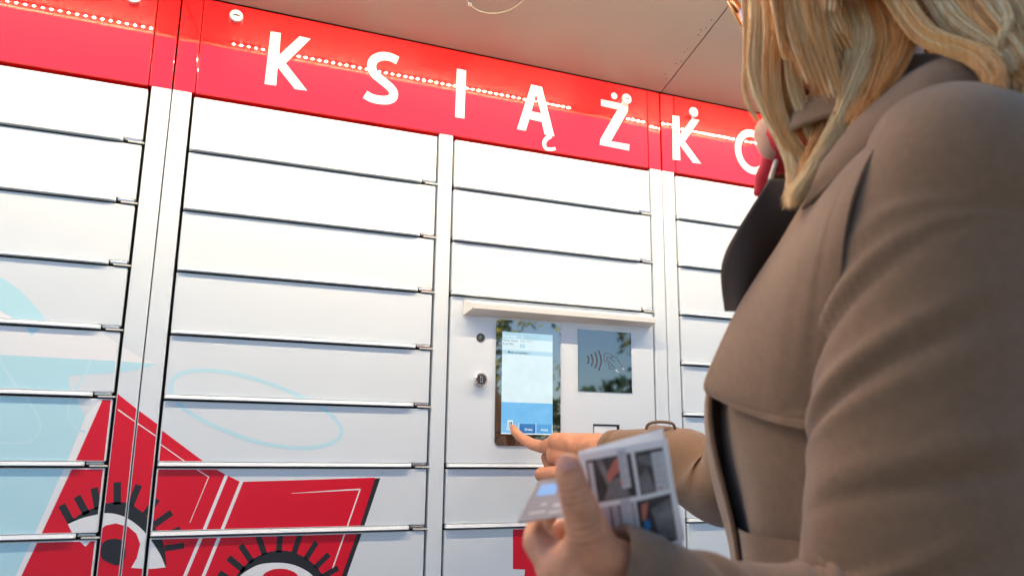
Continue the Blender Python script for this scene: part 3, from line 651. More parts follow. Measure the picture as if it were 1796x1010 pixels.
def lf(t, a):   # creases on the left sleeve
    d = 0
    for t0, s_, wd, amp, a0, aw in ((.338, -.060, .007, .0045, -.9, .8), (.352, -.060, .006, -.005, -.9, .8), (.405, -.050, .008, .005, -.7, 1.0), (.421, -.050, .006, -.006, -.7, 1.0), (.44, -.046, .010, .003, -.5, 1.0),
        (.30, -.07, .012, .0025, -.7, .8), (.50, -.035, .014, .004, .4, 1.2), (.524, -.033, .009, -.0045, .4, 1.2), (.585, -.075, .008, .006, -.7, .9), (.602, -.075, .006, -.006, -.7, .9), (.632, -.070, .009, .007, -.4, 1.1), (.650, -.065, .007, -.007, -.4, 1.1), (.69, -.06, .012, .008, -.2, 1.2), (.708, -.06, .008, -.006, -.2, 1.2),
        (.80, .04, .010, .005, 0, 1.6), (.818, .04, .008, -.005, 0, 1.6), (.875, -.03, .010, .004, 0, 1.6), (.89, -.03, .007, -.004, 0, 1.6)):
        d += ridge(t, a, t0, s_, wd, amp, a0, aw)
    return d + .0015*math.sin(3*a+14*t)*math.sin(6*t+1)
mb, PL, RL = sweep(LP, [.050, .066, .079, .0860, .0865, .086, .082, .066, .052, .0445], 290, 80, COAT, lf)
mb.build('sleeve', coat)
def rf(t, a): return .004*math.sin(3*a+30*t)*math.sin(3*t+.5) + ridge(t, a, .60, .06, .03, .005, 0, 2) - ridge(t, a, .70, -.05, .02, .004, 0, 2) + ridge(t, a, .80, .03, .02, .003, 0, 2)
cuffR = pd(1074, 792, 1.362)
RP = [TB-.060*BLEF+.02*BFAC+ZUP*(SR[2]-.010), SR, (SR+ER)/2+ZUP*-.01, ER, pd(1205, 812, 1.21), pd(1140, 798, 1.285), cuffR]
mb, PRs, RRs = sweep(RP, [.060, .074, .068, .059, .051, .043, .0355], 96, 48, COAT, rf)
mb.build('sleeve', coat)
# cuff hems: thick turned edges
def hem(P, R_, w=.030, out=.0018):
    mb = MB(); n = len(P); idx = [i for i in range(n) if np.linalg.norm(P[i]-P[-1]) < w]; V = []; nn = 48; prof = []
    ax = P[-1]-P[idx[0]-1]; ax /= np.linalg.norm(ax); u = np.cross(ax, ZUP); u /= np.linalg.norm(u); w_ = np.cross(ax, u)
    for t, k in ((-w, .0005), (-w+.002, out), (-.001, out), (.0015, 0), (0, -.004), (-.02, -.006)):
        r = np.interp(t, [-w, 0], [R_[idx[0]], R_[-1]]) + k
        for j in range(nn): a = 2*math.pi*j/nn; V.append(P[-1]+ax*t+r*(math.cos(a)*u+math.sin(a)*w_))
    mb.add(V, [(i*nn+k, i*nn+(k+1) % nn, (i+1)*nn+(k+1) % nn, (i+1)*nn+k) for i in range(5) for k in range(nn)], COAT, True); return mb
hem(PL, RL).build('cuff', coat); hem(PRs, RRs, .022).build('cuff', coat)
# strap loop standing off the right sleeve
mb = MB(); pts = spline([pd(1133, 753, 1.25), pd(1137, 744, 1.25), pd(1150, 740, 1.245), pd(1166, 740, 1.235), pd(1180, 743, 1.23), pd(1184, 752, 1.23)], sub=5)
mb.tube(pts, .0024, COAT, 8); mb.build('strap_loop', coat)
i0 = int(np.argmin([np.linalg.norm(p-pd(1160, 803, 1.255)) for p in PRs])); mb = MB(); V = []; nn = 40
ax = PRs[i0+1]-PRs[i0]; ax /= np.linalg.norm(ax); u = np.cross(ax, ZUP); u /= np.linalg.norm(u); w_ = np.cross(ax, u)
for t, k in ((-.022, 0), (-.021, .004), (.021, .004), (.022, 0)):
    for j in range(nn): a = 2*math.pi*j/nn; V.append(PRs[i0]+ax*t+(RRs[i0]+k)*(math.cos(a)*u+math.sin(a)*w_))
mb.add(V, [(i*nn+k, i*nn+(k+1) % nn, (i+1)*nn+(k+1) % nn, (i+1)*nn+k) for i in range(3) for k in range(nn)], COAT, True); mb.build('sleeve_strap', coat)
# collar: stands at the back of the neck, falls into the lapels
def collar_fn(u, v):
    ph = math.radians(50+250*u)          # from left front round the back to right front
    b = math.sin(math.pi*u); z0 = 1.405+.02*b; r = .080+.012*b
    c, s_ = math.cos(ph), math.sin(ph)
    h = [0, .042, .062, .052, .018, -.012]; o = [0, .010, .020, .036, .052, .062]
    t = v*5; hh = np.interp(t, range(6), h)*(.55+.45*b); oo = np.interp(t, range(6), o)*(.9)
    return TB + BFAC*(.012+c*(r+oo)*.95) + BLEF*s_*(r+oo)*1.05 + ZUP*(z0+hh)
grid_mesh(collar_fn, 48, 22, COAT, thick=.0035).build('collar', coat)
ct = spline([pd(1436, 290, .70), pd(1490, 222, .69), pd(1550, 160, .682), pd(1620, 112, .676), pd(1690, 90, .676), pd(1742, 98, .69)], sub=5)
cb = spline([pd(1404, 368, .70), pd(1462, 318, .672), pd(1534, 240, .652), pd(1612, 168, .636), pd(1700, 146, .632), pd(1772, 150, .645)], sub=5)
def wing_fn(u, v):
    i = u*(len(ct)-1); k = int(min(i, len(ct)-2)); a = ct[k]+(ct[k+1]-ct[k])*(i-k); b = cb[k]+(cb[k+1]-cb[k])*(i-k)
    return a+(b-a)*v - FW*.010*math.sin(math.pi*v)*(1-.5*u) + UP*.004*math.sin(math.pi*v)
grid_mesh(wing_fn, 40, 14, COAT, thick=-.005).build('collar_leaf', coat)
# lapel standing off the chest, its deep shade painted dark brown
li = spline([pd(1440, 318, .800), pd(1424, 365, .795), pd(1392, 430, .795), pd(1350, 485, .795), pd(1296, 548, .790)], sub=6)
lo = spline([pd(1352, 318, .800), pd(1318, 362, .795), pd(1283, 418, .790), pd(1269, 470, .785), pd(1281, 545, .785)], sub=6)
def lap_fn(u, v):
    i = u*(len(li)-1); k = int(min(i, len(li)-2)); a = li[k]+(li[k+1]-li[k])*(i-k); b = lo[k]+(lo[k+1]-lo[k])*(i-k)
    return a+(b-a)*v - FW*(.008*math.sin(math.pi*v)+.006*math.sin(5*v+6*u))
grid_mesh(lap_fn, 30, 14, SHADED_LAPEL, thick=.005).build('lapel', coat)['label'] = 'lapel turned towards the lockers, its deep shade painted in dark brown'
mb = MB(); q0 = pd(1297, 434, .781); mb.cyl(q0, q0-FW*.004, .0048, .004, SHADED_LAPEL, 16); mb.build('button', coat)
# scarf, mask
def torus_band(c, ax1, ax2, r1, r2, mr, m, mb, nu=48, nv=12, wob=.15):
    V = []
    for i in range(nu):
        a = 2*math.pi*i/nu; d = math.cos(a)*ax1*r1+math.sin(a)*ax2*r2; e = d/np.linalg.norm(d)
        for j in range(nv):
            b = 2*math.pi*j/nv; k = mr*(1+wob*math.sin(5*a+2*b)); V.append(c+d+e*k*math.cos(b)+ZUP*k*1.5*math.sin(b))
    mb.add(V, [(i*nv+j, i*nv+(j+1) % nv, ((i+1) % nu)*nv+(j+1) % nv, ((i+1) % nu)*nv+j) for i in range(nu) for j in range(nv)], m, True)
mb = MB(); torus_band(TB+BFAC*.018+ZUP*1.435, BFAC, BLEF, .060, .058, .017, SCARF, mb)
mb.tube(spline([pd(1362, 262, .865), pd(1350, 290, .865), pd(1338, 318, .868), pd(1334, 345, .870)], sub=4), [.010, .013, .013, .012, .011, .010, .010, .010, .009, .008, .008, .008, .006], SCARF, 12)
mb.tube(spline([pd(1366, 270, .850), pd(1356, 300, .850), pd(1346, 335, .853)], sub=4), .0028, SCARFW, 8)
mb.build('scarf', person)
def chin_fn(u, v):            # scarf pulled up round the chin
    a, e = 2*math.pi*u, math.pi*(v-.5); c = math.cos(e); k = 1+.05*math.sin(9*v+1.5*math.sin(a))
    return pd(1352, 244, .856)+k*(RT*.0155*c*math.cos(a)+FW*.026*c*math.sin(a)+UP*(.0225*math.sin(e)+.004*c*math.cos(a))-RT*.006*math.sin(e))
grid_mesh(chin_fn, 32, 24, MASKM, close_u=True).build('scarf_fold', person)
def mask_fn(u, v):
    th = math.radians(-80+160*u); el = -.015-.10*v; k = math.cos(th)
    rr = .066+.030*max(0, k)**1.5*(1-(v-.35)**2*1.6)
    return hp(.012+rr*math.cos(th)*(1-.25*v*v), .066*math.sin(th)*(1-.2*v), el-.010*k)
grid_mesh(mask_fn, 24, 16, MASKM, thick=.001).build('face_mask', person)
for s_ in (-1, 1):
    mb = MB(); mb.tube(spline([hp(.030, s_*.062, -.040), hp(.0, s_*.070, -.030), hp(-.020, s_*.078, .0), hp(-.028, s_*.076, -.03), hp(.005, s_*.068, -.075), hp(.025, s_*.055, -.095)], sub=5), .0022, MASKM, 6); mb.build('ear_loop', person)

# eyes, brows, lips
EYEW = mat('eye_white', (.8, .78, .75), .2); IRIS = mat('iris', (.10, .18, .25), .2); LIP_ = mat('lips', (.55, .20, .18), .4); BROW = mat('eyebrow', (.20, .11, .05), .7)
for s_ in (-1, 1):
    mb = MB(); bm = bmesh.new(); bmesh.ops.create_uvsphere(bm, u_segments=20, v_segments=12, radius=.0122, matrix=Matrix.Translation(Vector(hp(.054, s_*.032, .008)))); mb.bm(bm, EYEW, True)
    mb.cyl(hp(.0650, s_*.032, .007), hp(.0665, s_*.032, .0066), .0058, .0045, IRIS, 18); mb.build('eye', body)
    mb = MB(); mb.tube(spline([hp(.078, s_*.014, .026), hp(.072, s_*.032, .031), hp(.058, s_*.050, .026)], sub=4), .0022, BROW, 6); mb.build('eyebrow', body)
mb = MB(); mb.tube(spline([hp(.070, .022, -.070), hp(.083, .008, -.066), hp(.083, -.008, -.066), hp(.070, -.022, -.070)], sub=4), .004, LIP_, 8); mb.tube(spline([hp(.070, .020, -.073), hp(.081, 0, -.077), hp(.070, -.020, -.073)], sub=4), .0045, LIP_, 8); mb.build('lips', body)
# glasses
LENS = bpy.data.materials.new('tinted_lens'); LENS.use_nodes = True
b_ = LENS.node_tree.nodes['Principled BSDF']; b_.inputs['Base Color'].default_value = (.95, .88, .80, 1); b_.inputs['Transmission Weight'].default_value = 1; b_.inputs['Roughness'].default_value = .02; b_.inputs['IOR'].default_value = 1.03; b_.inputs['Specular IOR Level'].default_value = .8
mb = MB(); lens_ = []
for s_ in (-1, 1):
    R_ = [hp(.086-.010*(.5+.5*math.cos(a)), s_*(.034+.027*math.cos(a)), .002+.024*math.sin(a)) for a in np.linspace(0, 2*math.pi, 36, endpoint=False)]
    mb.tube(R_, .0015, GOLD, 8, closed=True); lens_.append(R_)
    mb.tube(spline([hp(.077, s_*.061, .010), hp(.06, s_*.072, .012), hp(0, s_*.080, .012), hp(-.022, s_*.078, -.005)], sub=5), .0014, GOLD, 6)
mb.tube(spline([hp(.086, .009, .008), hp(.092, 0, .012), hp(.086, -.009, .008)], sub=4), .0013, GOLD, 6)
gl = mb.build('glasses', person)
for R_ in lens_:
    mb = MB(); c = np.mean(R_, axis=0); mb.add([c]+R_, [(0, i+1, (i+1) % 36+1) for i in range(36)], LENS, True); mb.build('lens', gl)
# trousers and shoes
mb = MB()
for s_ in (-1, 1): m_, _, _ = sweep([TB+s_*.08*BLEF+ZUP*.9, TB+s_*.09*BLEF+ZUP*.5, TB+s_*.088*BLEF-.012*BFAC+ZUP*.09], [.115, .075, .068], 20, 24, TROUS); mb.add(m_.v, m_.f, TROUS, True)
mb.build('trousers', person)
for s_ in (-1, 1):
    c = TB+s_*.088*BLEF
    def shoe_fn(u, v):
        a = 2*math.pi*u; x = -.075+.26*v; w = np.interp(v, [0, .05, .3, .7, .95, 1], [.0, .030, .036, .044, .024, 0]); h = np.interp(v, [0, .05, .35, .6, .9, 1], [.0, .10, .10, .06, .036, 0])
        return c+BFAC*x+BLEF*w*math.cos(a)+ZUP*(.002+max(0, .35+.65*math.sin(a))*h)
    grid_mesh(shoe_fn, 24, 20, SHOE, close_u=True).build('shoe', person)
# --- hair
HV, HFc, HK = [], [], []; hcount = [0]
def strand(pts, r0, k, n=14):
    P = spline(pts, sub=max(2, n//(len(pts)-1))); m = len(P)
    t = np.linspace(0, 1, m); rad = r0*(.8+.2*np.sin(np.pi*np.minimum(1, t*1.3)))*np.clip((1-t)*3.5, .10, 1)
    T_ = np.gradient(P, axis=0); T_ /= np.linalg.norm(T_, axis=1, keepdims=True)+1e-9
    u = np.cross(T_, np.array([.3, .5, .81])); u /= np.linalg.norm(u, axis=1, keepdims=True)+1e-9; w = np.cross(T_, u)
    HV.append(np.stack([P+rad[:, None]*(math.cos(a)*u+math.sin(a)*w) for a in (0, 2.094, 4.189)], 1).reshape(-1, 3))
    i, j = np.meshgrid(np.arange(m-1), np.arange(3), indexing='ij'); i, j = i.ravel(), j.ravel(); j2 = (j+1) % 3
    HFc.append(np.stack([i*3+j, i*3+j2, (i+1)*3+j2, (i+1)*3+j], 1)+hcount[0]); HK.append(np.full(len(i), k)); hcount[0] += m*3
def lock(guide, width, n, r0=.00045, spread=1.0, tone=(.45, .4, .15), flat=.5, body=True):
    G = spline(np.array(guide, float), sub=5); kp = 5
    for _ in range(2): G = np.vstack([G[:1], [G[max(0, i-kp//2):i+kp//2+1].mean(0) for i in range(1, len(G)-1)], G[-1:]])
    G = G[::3] if (len(G)-1) % 3 == 0 else np.vstack([G[::3], G[-1:]]); L = len(G); base = rng.choice(3, p=tone)
    T0 = G[-1]-G[0]; T0 /= np.linalg.norm(T0); vdir = (CAM-G.mean(0)); vdir -= T0*(vdir@T0); vdir /= np.linalg.norm(vdir); sdir = np.cross(T0, vdir)
    for q in range(3 if body else 0):          # the lock's smooth inner strands, laid side by side
        off = (q-1)*.58*width; P = spline([G[i]+sdir*off*(1-.45*(i/(L-1))**1.5) for i in range(L)], sub=4); m = len(P); t = np.linspace(0, 1, m)
        rw = width*.50*np.clip((1.02-t)*3, .05, 1)*(1-.35*t); k = base if q == 1 else rng.choice(3, p=tone); nn = 8; ph = rng.uniform(0, 6)
        HV.append(np.stack([P+(rw*(1+.12*np.sin(3*a+5*t+ph)))[:, None]*(math.cos(a)*sdir+.30*math.sin(a)*vdir) for a in np.arange(nn)*2*math.pi/nn], 1).reshape(-1, 3))
        i, j = np.meshgrid(np.arange(m-1), np.arange(nn), indexing='ij'); i, j = i.ravel(), j.ravel(); j2 = (j+1) % nn
        HFc.append(np.stack([i*nn+j, i*nn+j2, (i+1)*nn+j2, (i+1)*nn+j], 1)+hcount[0]); HK.append(np.full(len(i), k)); hcount[0] += m*nn
    for _ in range(int(n*3.0)):
        a = rng.uniform(0, 2*math.pi); r = math.sqrt(rng.uniform(.25, 1.15))*width
        o = sdir*r*math.cos(a) + vdir*r*math.sin(a)*flat*1.1
        tip = rng.uniform(.3, .9)*spread
        wv = np.cumsum(rng.normal(0, .00035, (L, 3)), 0)
        pts = [G[i] + o*(1-(1-tip)*(i/(L-1))**1.5) + wv[i]*(.3+i/L) for i in range(L)]
        pts[-1] = pts[-1] + (pts[-1]-pts[-2])*rng.uniform(-.7, .3)
        k = base if rng.uniform() < .72 else rng.choice(3, p=tone)
        strand(pts, r0*rng.uniform(.6, 1.3), k)
# scalp cap underneath
def cap_fn(u, v):
    a = 2*math.pi*u; el = math.radians(90-v*(112-40*max(0, math.cos(a))**1.0)); c = math.cos(el)
    return hp(-.014+.104*c*math.cos(a), .086*c*math.sin(a), .038+.102*math.sin(el))
grid_mesh(cap_fn, 48, 24, HAIRS[2], close_u=True).build('hair_cap', person)
# general fall of hair from the parting
for s_ in (-1, 1):
    for i in range(46):
        th = math.radians(rng.uniform(92, 168)); u0 = -.085+.15*max(0, math.cos(th))*1+rng.uniform(-.02, .03) if th > 1.6 else .02+.05*math.cos(th)
        d = math.cos(th)*np.array(HF)*1.0 + s_*math.sin(th)*np.array(HL); dz = d.copy(); dz[2] = 0; dz /= np.linalg.norm(dz)
        ra, rb = .112+rng.uniform(0, .012), .090+rng.uniform(0, .012)
        e = math.cos(th)*HF*ra + s_*math.sin(th)*HL*rb
        p0 = hp(u0-.014, s_*rng.uniform(.002, .02), .146-1.5*(u0)**2)
        p1 = HC-.014*HF + e*.72 + HU*.105; p2 = HC-.014*HF + e*1.0 + HU*.035
        back = th > math.radians(112); ln = rng.uniform(.11, .16) if back else rng.uniform(.15, .22)
        p3 = p2 + dz*.010 - ZUP*ln*.45; p4 = p2 + dz*(.004 if not back else .012) - ZUP*ln*.75
        p5 = p2 + dz*(-.010 if not back else .016+rng.uniform(-.008, .008)) - ZUP*ln + rng.normal(0, .008, 3)
        lock([p0, p1, p2, p3, p4, p5], rng.uniform(.011, .016), 24, .00045, tone=(.4, .4, .2))
# locks one can tell apart
def hero(pix, width, n, **k):      # rooted along the parting on the crown
    x = pix[0][0]; u = min(.06, max(-.10, .055-(x-1340)/380*.15)); P = [pd(*p) for p in pix]
    root = hp(u, .004, .141-1.2*u*u); mid = hp(u*1.02-.012, .034 if x < 1400 else .058, .112-1.0*u*u) if x < 1600 else hp(min(u, -.092), .03, .095)
    lock([root, mid*.75+P[1]*.25] + P[1:], width, n, **k)
hero([(1352, -95, .80), (1338, 20, .785), (1320, 110, .775), (1350, 195, .765), (1386, 262, .755), (1398, 315, .735), (1386, 360, .722)], .010, 70, tone=(.6, .35, .05))
hero([(1366, -95, .79), (1360, 20, .77), (1348, 120, .76), (1362, 210, .752), (1398, 268, .745), (1436, 292, .74)], .009, 60, tone=(.7, .25, .05))
hero([(1330, -60, .80), (1312, 70, .79), (1303, 150, .785), (1316, 190, .78), (1330, 215, .775)], .003, 10, tone=(.5, .4, .1))
hero([(1402, -95, .775), (1390, 20, .76), (1384, 110, .752), (1402, 185, .747), (1432, 250, .742), (1452, 292, .735)], .007, 55, tone=(.75, .2, .05))
hero([(1432, -95, .77), (1420, 20, .755), (1424, 120, .748), (1442, 200, .742), (1450, 262, .735)], .006, 45, tone=(.4, .5, .1))
hero([(1470, -95, .755), (1462, 20, .74), (1468, 120, .733), (1468, 210, .728), (1440, 285, .722), (1404, 340, .718), (1388, 362, .715)], .009, 60, tone=(.3, .5, .2))
hero([(1524, -95, .735), (1528, 20, .718), (1520, 95, .71), (1490, 180, .708), (1455, 250, .71), (1420, 310, .714), (1388, 350, .716)], .010, 80, tone=(.85, .15, 0))
hero([(1500, -95, .745), (1496, 20, .725), (1500, 110, .718), (1482, 200, .714), (1448, 290, .714), (1398, 356, .716)], .010, 70, tone=(.55, .4, .05))
hero([(1555, -95, .725), (1560, 10, .705), (1560, 95, .695), (1535, 180, .69), (1490, 255, .695), (1440, 315, .705)], .012, 80, tone=(.2, .5, .3))
hero([(1590, -95, .715), (1592, 0, .69), (1585, 80, .68), (1556, 150, .68), (1520, 205, .685)], .011, 70, tone=(.3, .45, .25))
hero([(1570, -95, .70), (1582, 10, .68), (1618, 62, .66), (1670, 82, .645), (1722, 100, .63), (1745, 130, .615), (1748, 172, .605)], .010, 90, tone=(.35, .55, .1))
hero([(1615, -95, .70), (1640, 0, .675), (1690, 55, .655), (1745, 90, .64), (1775, 130, .62)], .012, 80, tone=(.3, .45, .25))
hero([(1660, -95, .68), (1690, -10, .66), (1735, 50, .645), (1782, 105, .63), (1800, 140, .62)], .012, 80, tone=(.5, .35, .15))
hero([(1720, -95, .67), (1742, -20, .655), (1775, 40, .645), (1810, 100, .635)], .013, 80, tone=(.45, .35, .2))
hero([(1768, -95, .66), (1764, 0, .645), (1757, 50, .635), (1752, 85, .63)], .005, 40, tone=(1, 0, 0))
hero([(1790, -95, .665), (1805, 0, .655), (1820, 80, .645)], .012, 60, tone=(.4, .4, .2))
hero([(1445, -95, .76), (1440, 20, .75), (1440, 100, .745), (1446, 170, .74), (1438, 240, .735), (1412, 300, .73)], .010, 60, tone=(.5, .4, .1))
hero([(1478, -95, .755), (1475, 20, .745), (1478, 100, .738), (1466, 180, .732), (1440, 240, .728), (1405, 310, .724)], .011, 60, tone=(.3, .5, .2))
hero([(1540, -95, .73), (1545, 20, .715), (1545, 100, .705), (1520, 170, .70), (1490, 215, .70)], .012, 60, tone=(.3, .5, .2))
hero([(1376, -95, .79), (1366, 20, .778), (1362, 110, .772), (1376, 190, .768), (1410, 250, .764)], .008, 50, tone=(.5, .4, .1))
hero([(1632, -95, .71), (1650, -10, .69), (1690, 40, .675), (1735, 72, .66), (1772, 100, .65)], .012, 60, tone=(.5, .4, .1))
hero([(1700, -95, .69), (1722, -10, .675), (1760, 45, .66), (1784, 110, .66), (1776, 170, .665), (1772, 240, .67)], .013, 60, tone=(.4, .45, .15))
hero([(1745, -95, .69), (1775, 0, .675), (1800, 60, .665), (1802, 130, .67), (1796, 190, .675), (1790, 260, .68)], .016, 60, tone=(.4, .45, .15))
hero([(1790, -95, .70), (1815, 0, .685), (1824, 90, .685), (1818, 180, .685), (1812, 270, .69)], .018, 60, tone=(.4, .45, .15))
V = np.vstack(HV); F = np.vstack(HFc); K_ = np.concatenate(HK)
me = bpy.data.meshes.new('hair'); me.vertices.add(len(V)); me.vertices.foreach_set('co', V.ravel().astype(np.float32))
me.loops.add(F.size); me.loops.foreach_set('vertex_index', F.ravel().astype(np.int32)); me.polygons.add(len(F))
me.polygons.foreach_set('loop_start', (np.arange(len(F))*4).astype(np.int32)); me.polygons.foreach_set('loop_total', np.full(len(F), 4, np.int32))
for m in HAIRS: me.materials.append(m)
me.polygons.foreach_set('material_index', K_.astype(np.int32)); me.polygons.foreach_set('use_smooth', np.ones(len(F), bool)); me.update(calc_edges=True)
put(bpy.data.objects.new('hair', me), person)

# ------------------------------------------------------------------ leaflet and card in her left hand
PAPER = mat('white_paper', (.88, .88, .90), .6); PDARK = mat('dark_photo_print', (.075, .068, .068), .5, var=.5, vscale=60); PGREY = mat('grey_photo_print', (.20, .19, .20), .5, var=.4, vscale=80)
PPINK = mat('pale_photo_print', (.50, .43, .46), .5, var=.2, vscale=90); PSKIN = mat('skin_print', (.60, .20, .15), .5); PTXT = mat('caption_print', (.62, .62, .66), .5); PINK = mat('text_print', (.28, .28, .31), .5); PREDT = mat('red_text_print', (.6, .12, .12), .5)
PBL = mat('blue_print', (.03, .26, .62), .5)
Q = [pd(1014, 796, .556), pd(1170, 769, .556), pd(1200, 965, .588), pd(1046, 1000, .590)]      # TL TR BR BL
QN = np.cross(Q[1]-Q[0], Q[3]-Q[0]); QN /= np.linalg.norm(QN); QN = QN if QN@(CAM-Q[0]) > 0 else -QN
def lq(u, v, off=0.0):
    p = (Q[0]*(1-u)+Q[1]*u)*(1-v)+(Q[3]*(1-u)+Q[2]*u)*v
    return p + QN*(off + .004*math.sin(math.pi*u)*v)
leaf = empty('leaflet', tuple(Q[3]), 'white folded leaflet with four small photos, held under her left thumb', 'leaflet')
mb = MB(); N_ = 12
for z_, f_ in ((0, 1), (-.0005, -1)):
    V = [lq(i/N_, j/N_, z_) for j in range(N_+1) for i in range(N_+1)]; F = [(j*(N_+1)+i, j*(N_+1)+i+1, (j+1)*(N_+1)+i+1, (j+1)*(N_+1)+i) for j in range(N_) for i in range(N_)]
    mb.add(V, F, PAPER, True)
mb.build('front_page', leaf)
mb = MB(); V = [lq(i/N_+.0+.06*(j/N_)*(i/N_)+.01, j/N_*1.03, -.003-.012*(i/N_)) for j in range(N_+1) for i in range(N_+1)]; mb.add(V, F, PAPER, True); mb.build('back_page', leaf)
def lp(mb, pts, m, lay):
    # subdivide so that the print follows the curved page
    for t in tri(pts):
        V = [t]
        for _ in range(2):
            V = [n for a, b, c in V for n in ((a, ((a[0]+b[0])/2, (a[1]+b[1])/2), ((a[0]+c[0])/2, (a[1]+c[1])/2)), (b, ((b[0]+c[0])/2, (b[1]+c[1])/2), ((a[0]+b[0])/2, (a[1]+b[1])/2)), (c, ((a[0]+c[0])/2, (a[1]+c[1])/2), ((b[0]+c[0])/2, (b[1]+c[1])/2)), (((a[0]+b[0])/2, (a[1]+b[1])/2), ((b[0]+c[0])/2, (b[1]+c[1])/2), ((a[0]+c[0])/2, (a[1]+c[1])/2)))]
        for a in V: mb.add([lq(p[0], p[1], .0002+.00008*lay) for p in a], [(0, 1, 2)], m)
def lr(mb, u0, u1, v0, v1, m, lay): lp(mb, [(u0, v0), (u1, v0), (u1, v1), (u0, v1)], m, lay)
def photo(): return MB()
mb = photo(); lr(mb, .07, .575, .06, .415, PDARK, 1); lr(mb, .09, .14, .08, .41, PTXT, 2); lp(mb, [(.18, .06), (.25, .06), (.33, .3), (.27, .3)], PGREY, 2); lp(mb, [(.30, .26), (.45, .22), (.5, .41), (.2, .41)], PGREY, 2)
lp(mb, [(.27, .20), (.40, .08), (.46, .10), (.45, .18), (.36, .22), (.29, .27)], PSKIN, 3); lp(mb, [(.40, .27), (.45, .24), (.46, .29), (.42, .31)], PSKIN, 3); lr(mb, .425, .525, .02, .335, PTXT, 4)
for i in range(9): lr(mb, .435, .51-.02*(i % 3), .05+i*.03, .056+i*.03, PINK, 5)
mb.build('printed_photo', leaf)
mb = photo(); lr(mb, .615, .935, .06, .42, PDARK, 1); lp(mb, [(.62, .28), (.72, .20), (.80, .42), (.62, .42)], PGREY, 2); lp(mb, [(.64, .10), (.78, .10), (.80, .2), (.66, .16)], PGREY, 2); lr(mb, .795, .93, .09, .42, PTXT, 3)
for i in range(10): lr(mb, .81, .91-.02*(i % 3), .115+i*.025, .12+i*.025, PINK, 4)
lr(mb, .82, .87, .385, .398, PREDT, 4); mb.build('printed_photo', leaf)
mb = photo(); lr(mb, .07, .53, .46, .83, PPINK, 1)
for u in (.10, .25, .34, .36): lr(mb, u, u+.02, .46, .83, PDARK if u == .25 else PGREY, 2)
lr(mb, .375, .485, .42, .84, PTXT, 3)
for i in range(11): lr(mb, .39, .47-.02*(i % 3), .455+i*.031, .461+i*.031, PINK, 4)
mb.build('printed_photo', leaf)
mb = photo(); lr(mb, .55, .945, .46, .88, PDARK, 1); lp(mb, [(.70, .55), (.94, .50), (.94, .86), (.75, .80)], PGREY, 2); lp(mb, [(.60, .50), (.68, .48), (.66, .55), (.62, .64), (.585, .62)], PSKIN, 3); lp(mb, [(.60, .65), (.66, .63), (.67, .70), (.62, .73)], PBL, 3); lp(mb, [(.62, .74), (.70, .78), (.72, .87), (.66, .87)], PGREY, 2)
mb.build('printed_photo', leaf)
mb = photo(); lr(mb, .62, .95, .93, .985, PDARK, 1); mb.build('printed_photo', leaf)
# card
CARD = mat('grey_card', (.17, .16, .19), .5, spec=.2)
K = [pd(944, 842, .598), pd(1030, 832, .594), pd(1006, 902, .548), pd(906, 916, .550)]
KN = np.cross(K[1]-K[0], K[3]-K[0]); KN /= np.linalg.norm(KN); KN = KN if KN@(CAM-K[0]) > 0 else -KN
def kq(u, v, o=0): return (K[0]*(1-u)+K[1]*u)*(1-v)+(K[3]*(1-u)+K[2]*u)*v+KN*o
card = empty('card', tuple(K[3]), 'grey plastic card with a blue square, pinched between her left thumb and finger', 'card')
mb = MB(); n = 0; pts = [(u, v) for u, v in rrect(0, 1, 0, 1, .06, 4)]; n = len(pts)
mb.add([kq(u, v, 0) for u, v in pts]+[kq(u, v, -.0008) for u, v in pts], [tuple(range(n)), tuple(range(n, 2*n))[::-1]]+[(i, (i+1) % n, (i+1) % n+n, i+n) for i in range(n)], CARD); mb.build('card_body', card)
def kr(mb, u0, u1, v0, v1, m): mb.add([kq(u0, v0, .0002), kq(u1, v0, .0002), kq(u1, v1, .0002), kq(u0, v1, .0002)], [(0, 1, 2, 3)], m)
mb = MB(); kr(mb, .12, .50, .14, .42, PBL); mb.build('blue_square', card)
mb = MB()
for a in ((.60, .98, .50, .58), (.55, 1.0, .66, .76), (.52, .98, .84, .90), (.30, .42, .62, .68), (.15, .45, .80, .86)): kr(mb, *a, PINK)
mb.build('printed_text', card)
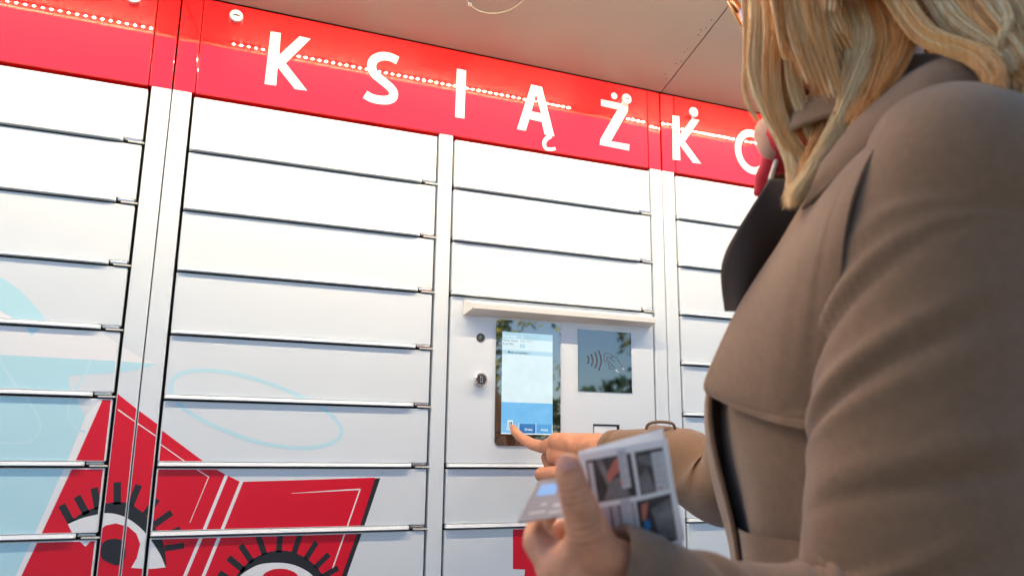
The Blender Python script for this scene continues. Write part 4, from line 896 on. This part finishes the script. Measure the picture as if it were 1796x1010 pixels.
# ------------------------------------------------------------------ trees behind the photographer (they mirror in the screen glass)
LEAFM = [mat('leaf_green', (.055, .10, .015), .6, spec=.3), mat('leaf_yellow', (.42, .36, .02), .6, spec=.3), mat('leaf_dark', (.03, .06, .012), .6, spec=.3)]
BARK = mat('bark', (.10, .07, .05), .9, bump=.5, bscale=30)
def tree(x, y, h, rad, label, n=2600):
    t = empty('tree', (x, y, 0), label, 'tree', 'trees across the paving'); mb = MB(); top = np.array([x, y, h*.9])
    mb.tube([(x, y, 0), (x+.05, y, h*.25), (x-.05, y+.05, h*.5), top], [.14, .11, .08, .02], BARK, 10); cl = []
    for i in range(12):
        a = rng.uniform(0, 6.28); z = rng.uniform(.28, .85)*h; r = rad*rng.uniform(.45, .95)*math.sqrt(max(.1, 1-((z/h-.55)/.5)**2)); e = np.array([x+r*math.cos(a), y+r*math.sin(a), z+.25*r])
        mb.tube([(x, y, z*.75), ((x+e[0])/2, (y+e[1])/2, (z*.8+e[2])/2), e], [.05, .03, .01], BARK, 6); cl.append(e); cl.append((e+np.array([x, y, z]))/2)
    mb.build('trunk', t); lf_ = [MB(), MB(), MB()]; cr = MB()
    for i in range(n):
        c = cl[rng.integers(len(cl))] + rng.normal(0, rad*.24, 3); u = rng.normal(0, 1, 3); u /= np.linalg.norm(u); w = np.cross(u, rng.normal(0, 1, 3)); w /= np.linalg.norm(w); s_ = rng.uniform(.05, .10)
        cr.add([c-u*s_, c+w*s_*.5, c+u*s_, c-w*s_*.5], [(0, 1, 2, 3)], LEAFM[rng.choice(3, p=(.35, .45, .2))])
    cr.build('crown', t)
tree(3.6, -9.5, 4.6, 1.5, 'yellow-green tree across the paving, mirrored in the screen glass')
tree(.9, -10.5, 4.4, 1.4, 'green tree standing straight behind the photographer')
tree(-2.2, -9.8, 4.2, 1.5, 'leafy green tree beyond the paving, farthest to the left of the row')
tree(7.0, -9.2, 4.0, .8, 'unseen narrow dark tree added to mirror dark in the reader tile', 1800)  # made-up tree, only there as a dark shape in the tile's reflection
added_hedge = empty('hedge', (4.0, -8.2, 0), 'unseen dark hedge added for the dark reflections in the terminal', 'hedge'); mb = MB()  # made-up hedge, gives the reader tile and bezel something dark to mirror
for i in range(9000):
    x = rng.uniform(-3, 9.5); c = np.array([x, -8.2+rng.uniform(-.4, .4), rng.uniform(.02, min(2.35, max(1.25, 1.9+.32*(x-4.8))))]); u = rng.normal(0, 1, 3); u /= np.linalg.norm(u); w = np.cross(u, rng.normal(0, 1, 3)); w /= np.linalg.norm(w); s_ = rng.uniform(.05, .11)
    mb.add([c-u*s_, c+w*s_*.5, c+u*s_, c-w*s_*.5], [(0, 1, 2, 3)], LEAFM[2 if rng.uniform() < .8 else 0])
mb.build('foliage', added_hedge)
mb = MB(); mb.add([(-3, -8.5, 0), (9.5, -8.5, 0), (9.5, -7.9, 0), (-3, -7.9, 0), (-3, -8.5, 1.15), (4.6, -8.5, 1.2), (6.0, -8.5, 2.1), (9.5, -8.5, 2.2), (9.5, -7.9, 2.2), (6.0, -7.9, 2.1), (4.6, -7.9, 1.2), (-3, -7.9, 1.15)], [(3, 2, 8, 9, 10, 11), (0, 1, 7, 6, 5, 4)[::-1], (4, 5, 10, 11), (5, 6, 9, 10), (6, 7, 8, 9), (0, 4, 11, 3), (1, 2, 8, 7)], LEAFM[2]); mb.build('dark_reflection_core', added_hedge)  # solid core added so the hedge reflects darker
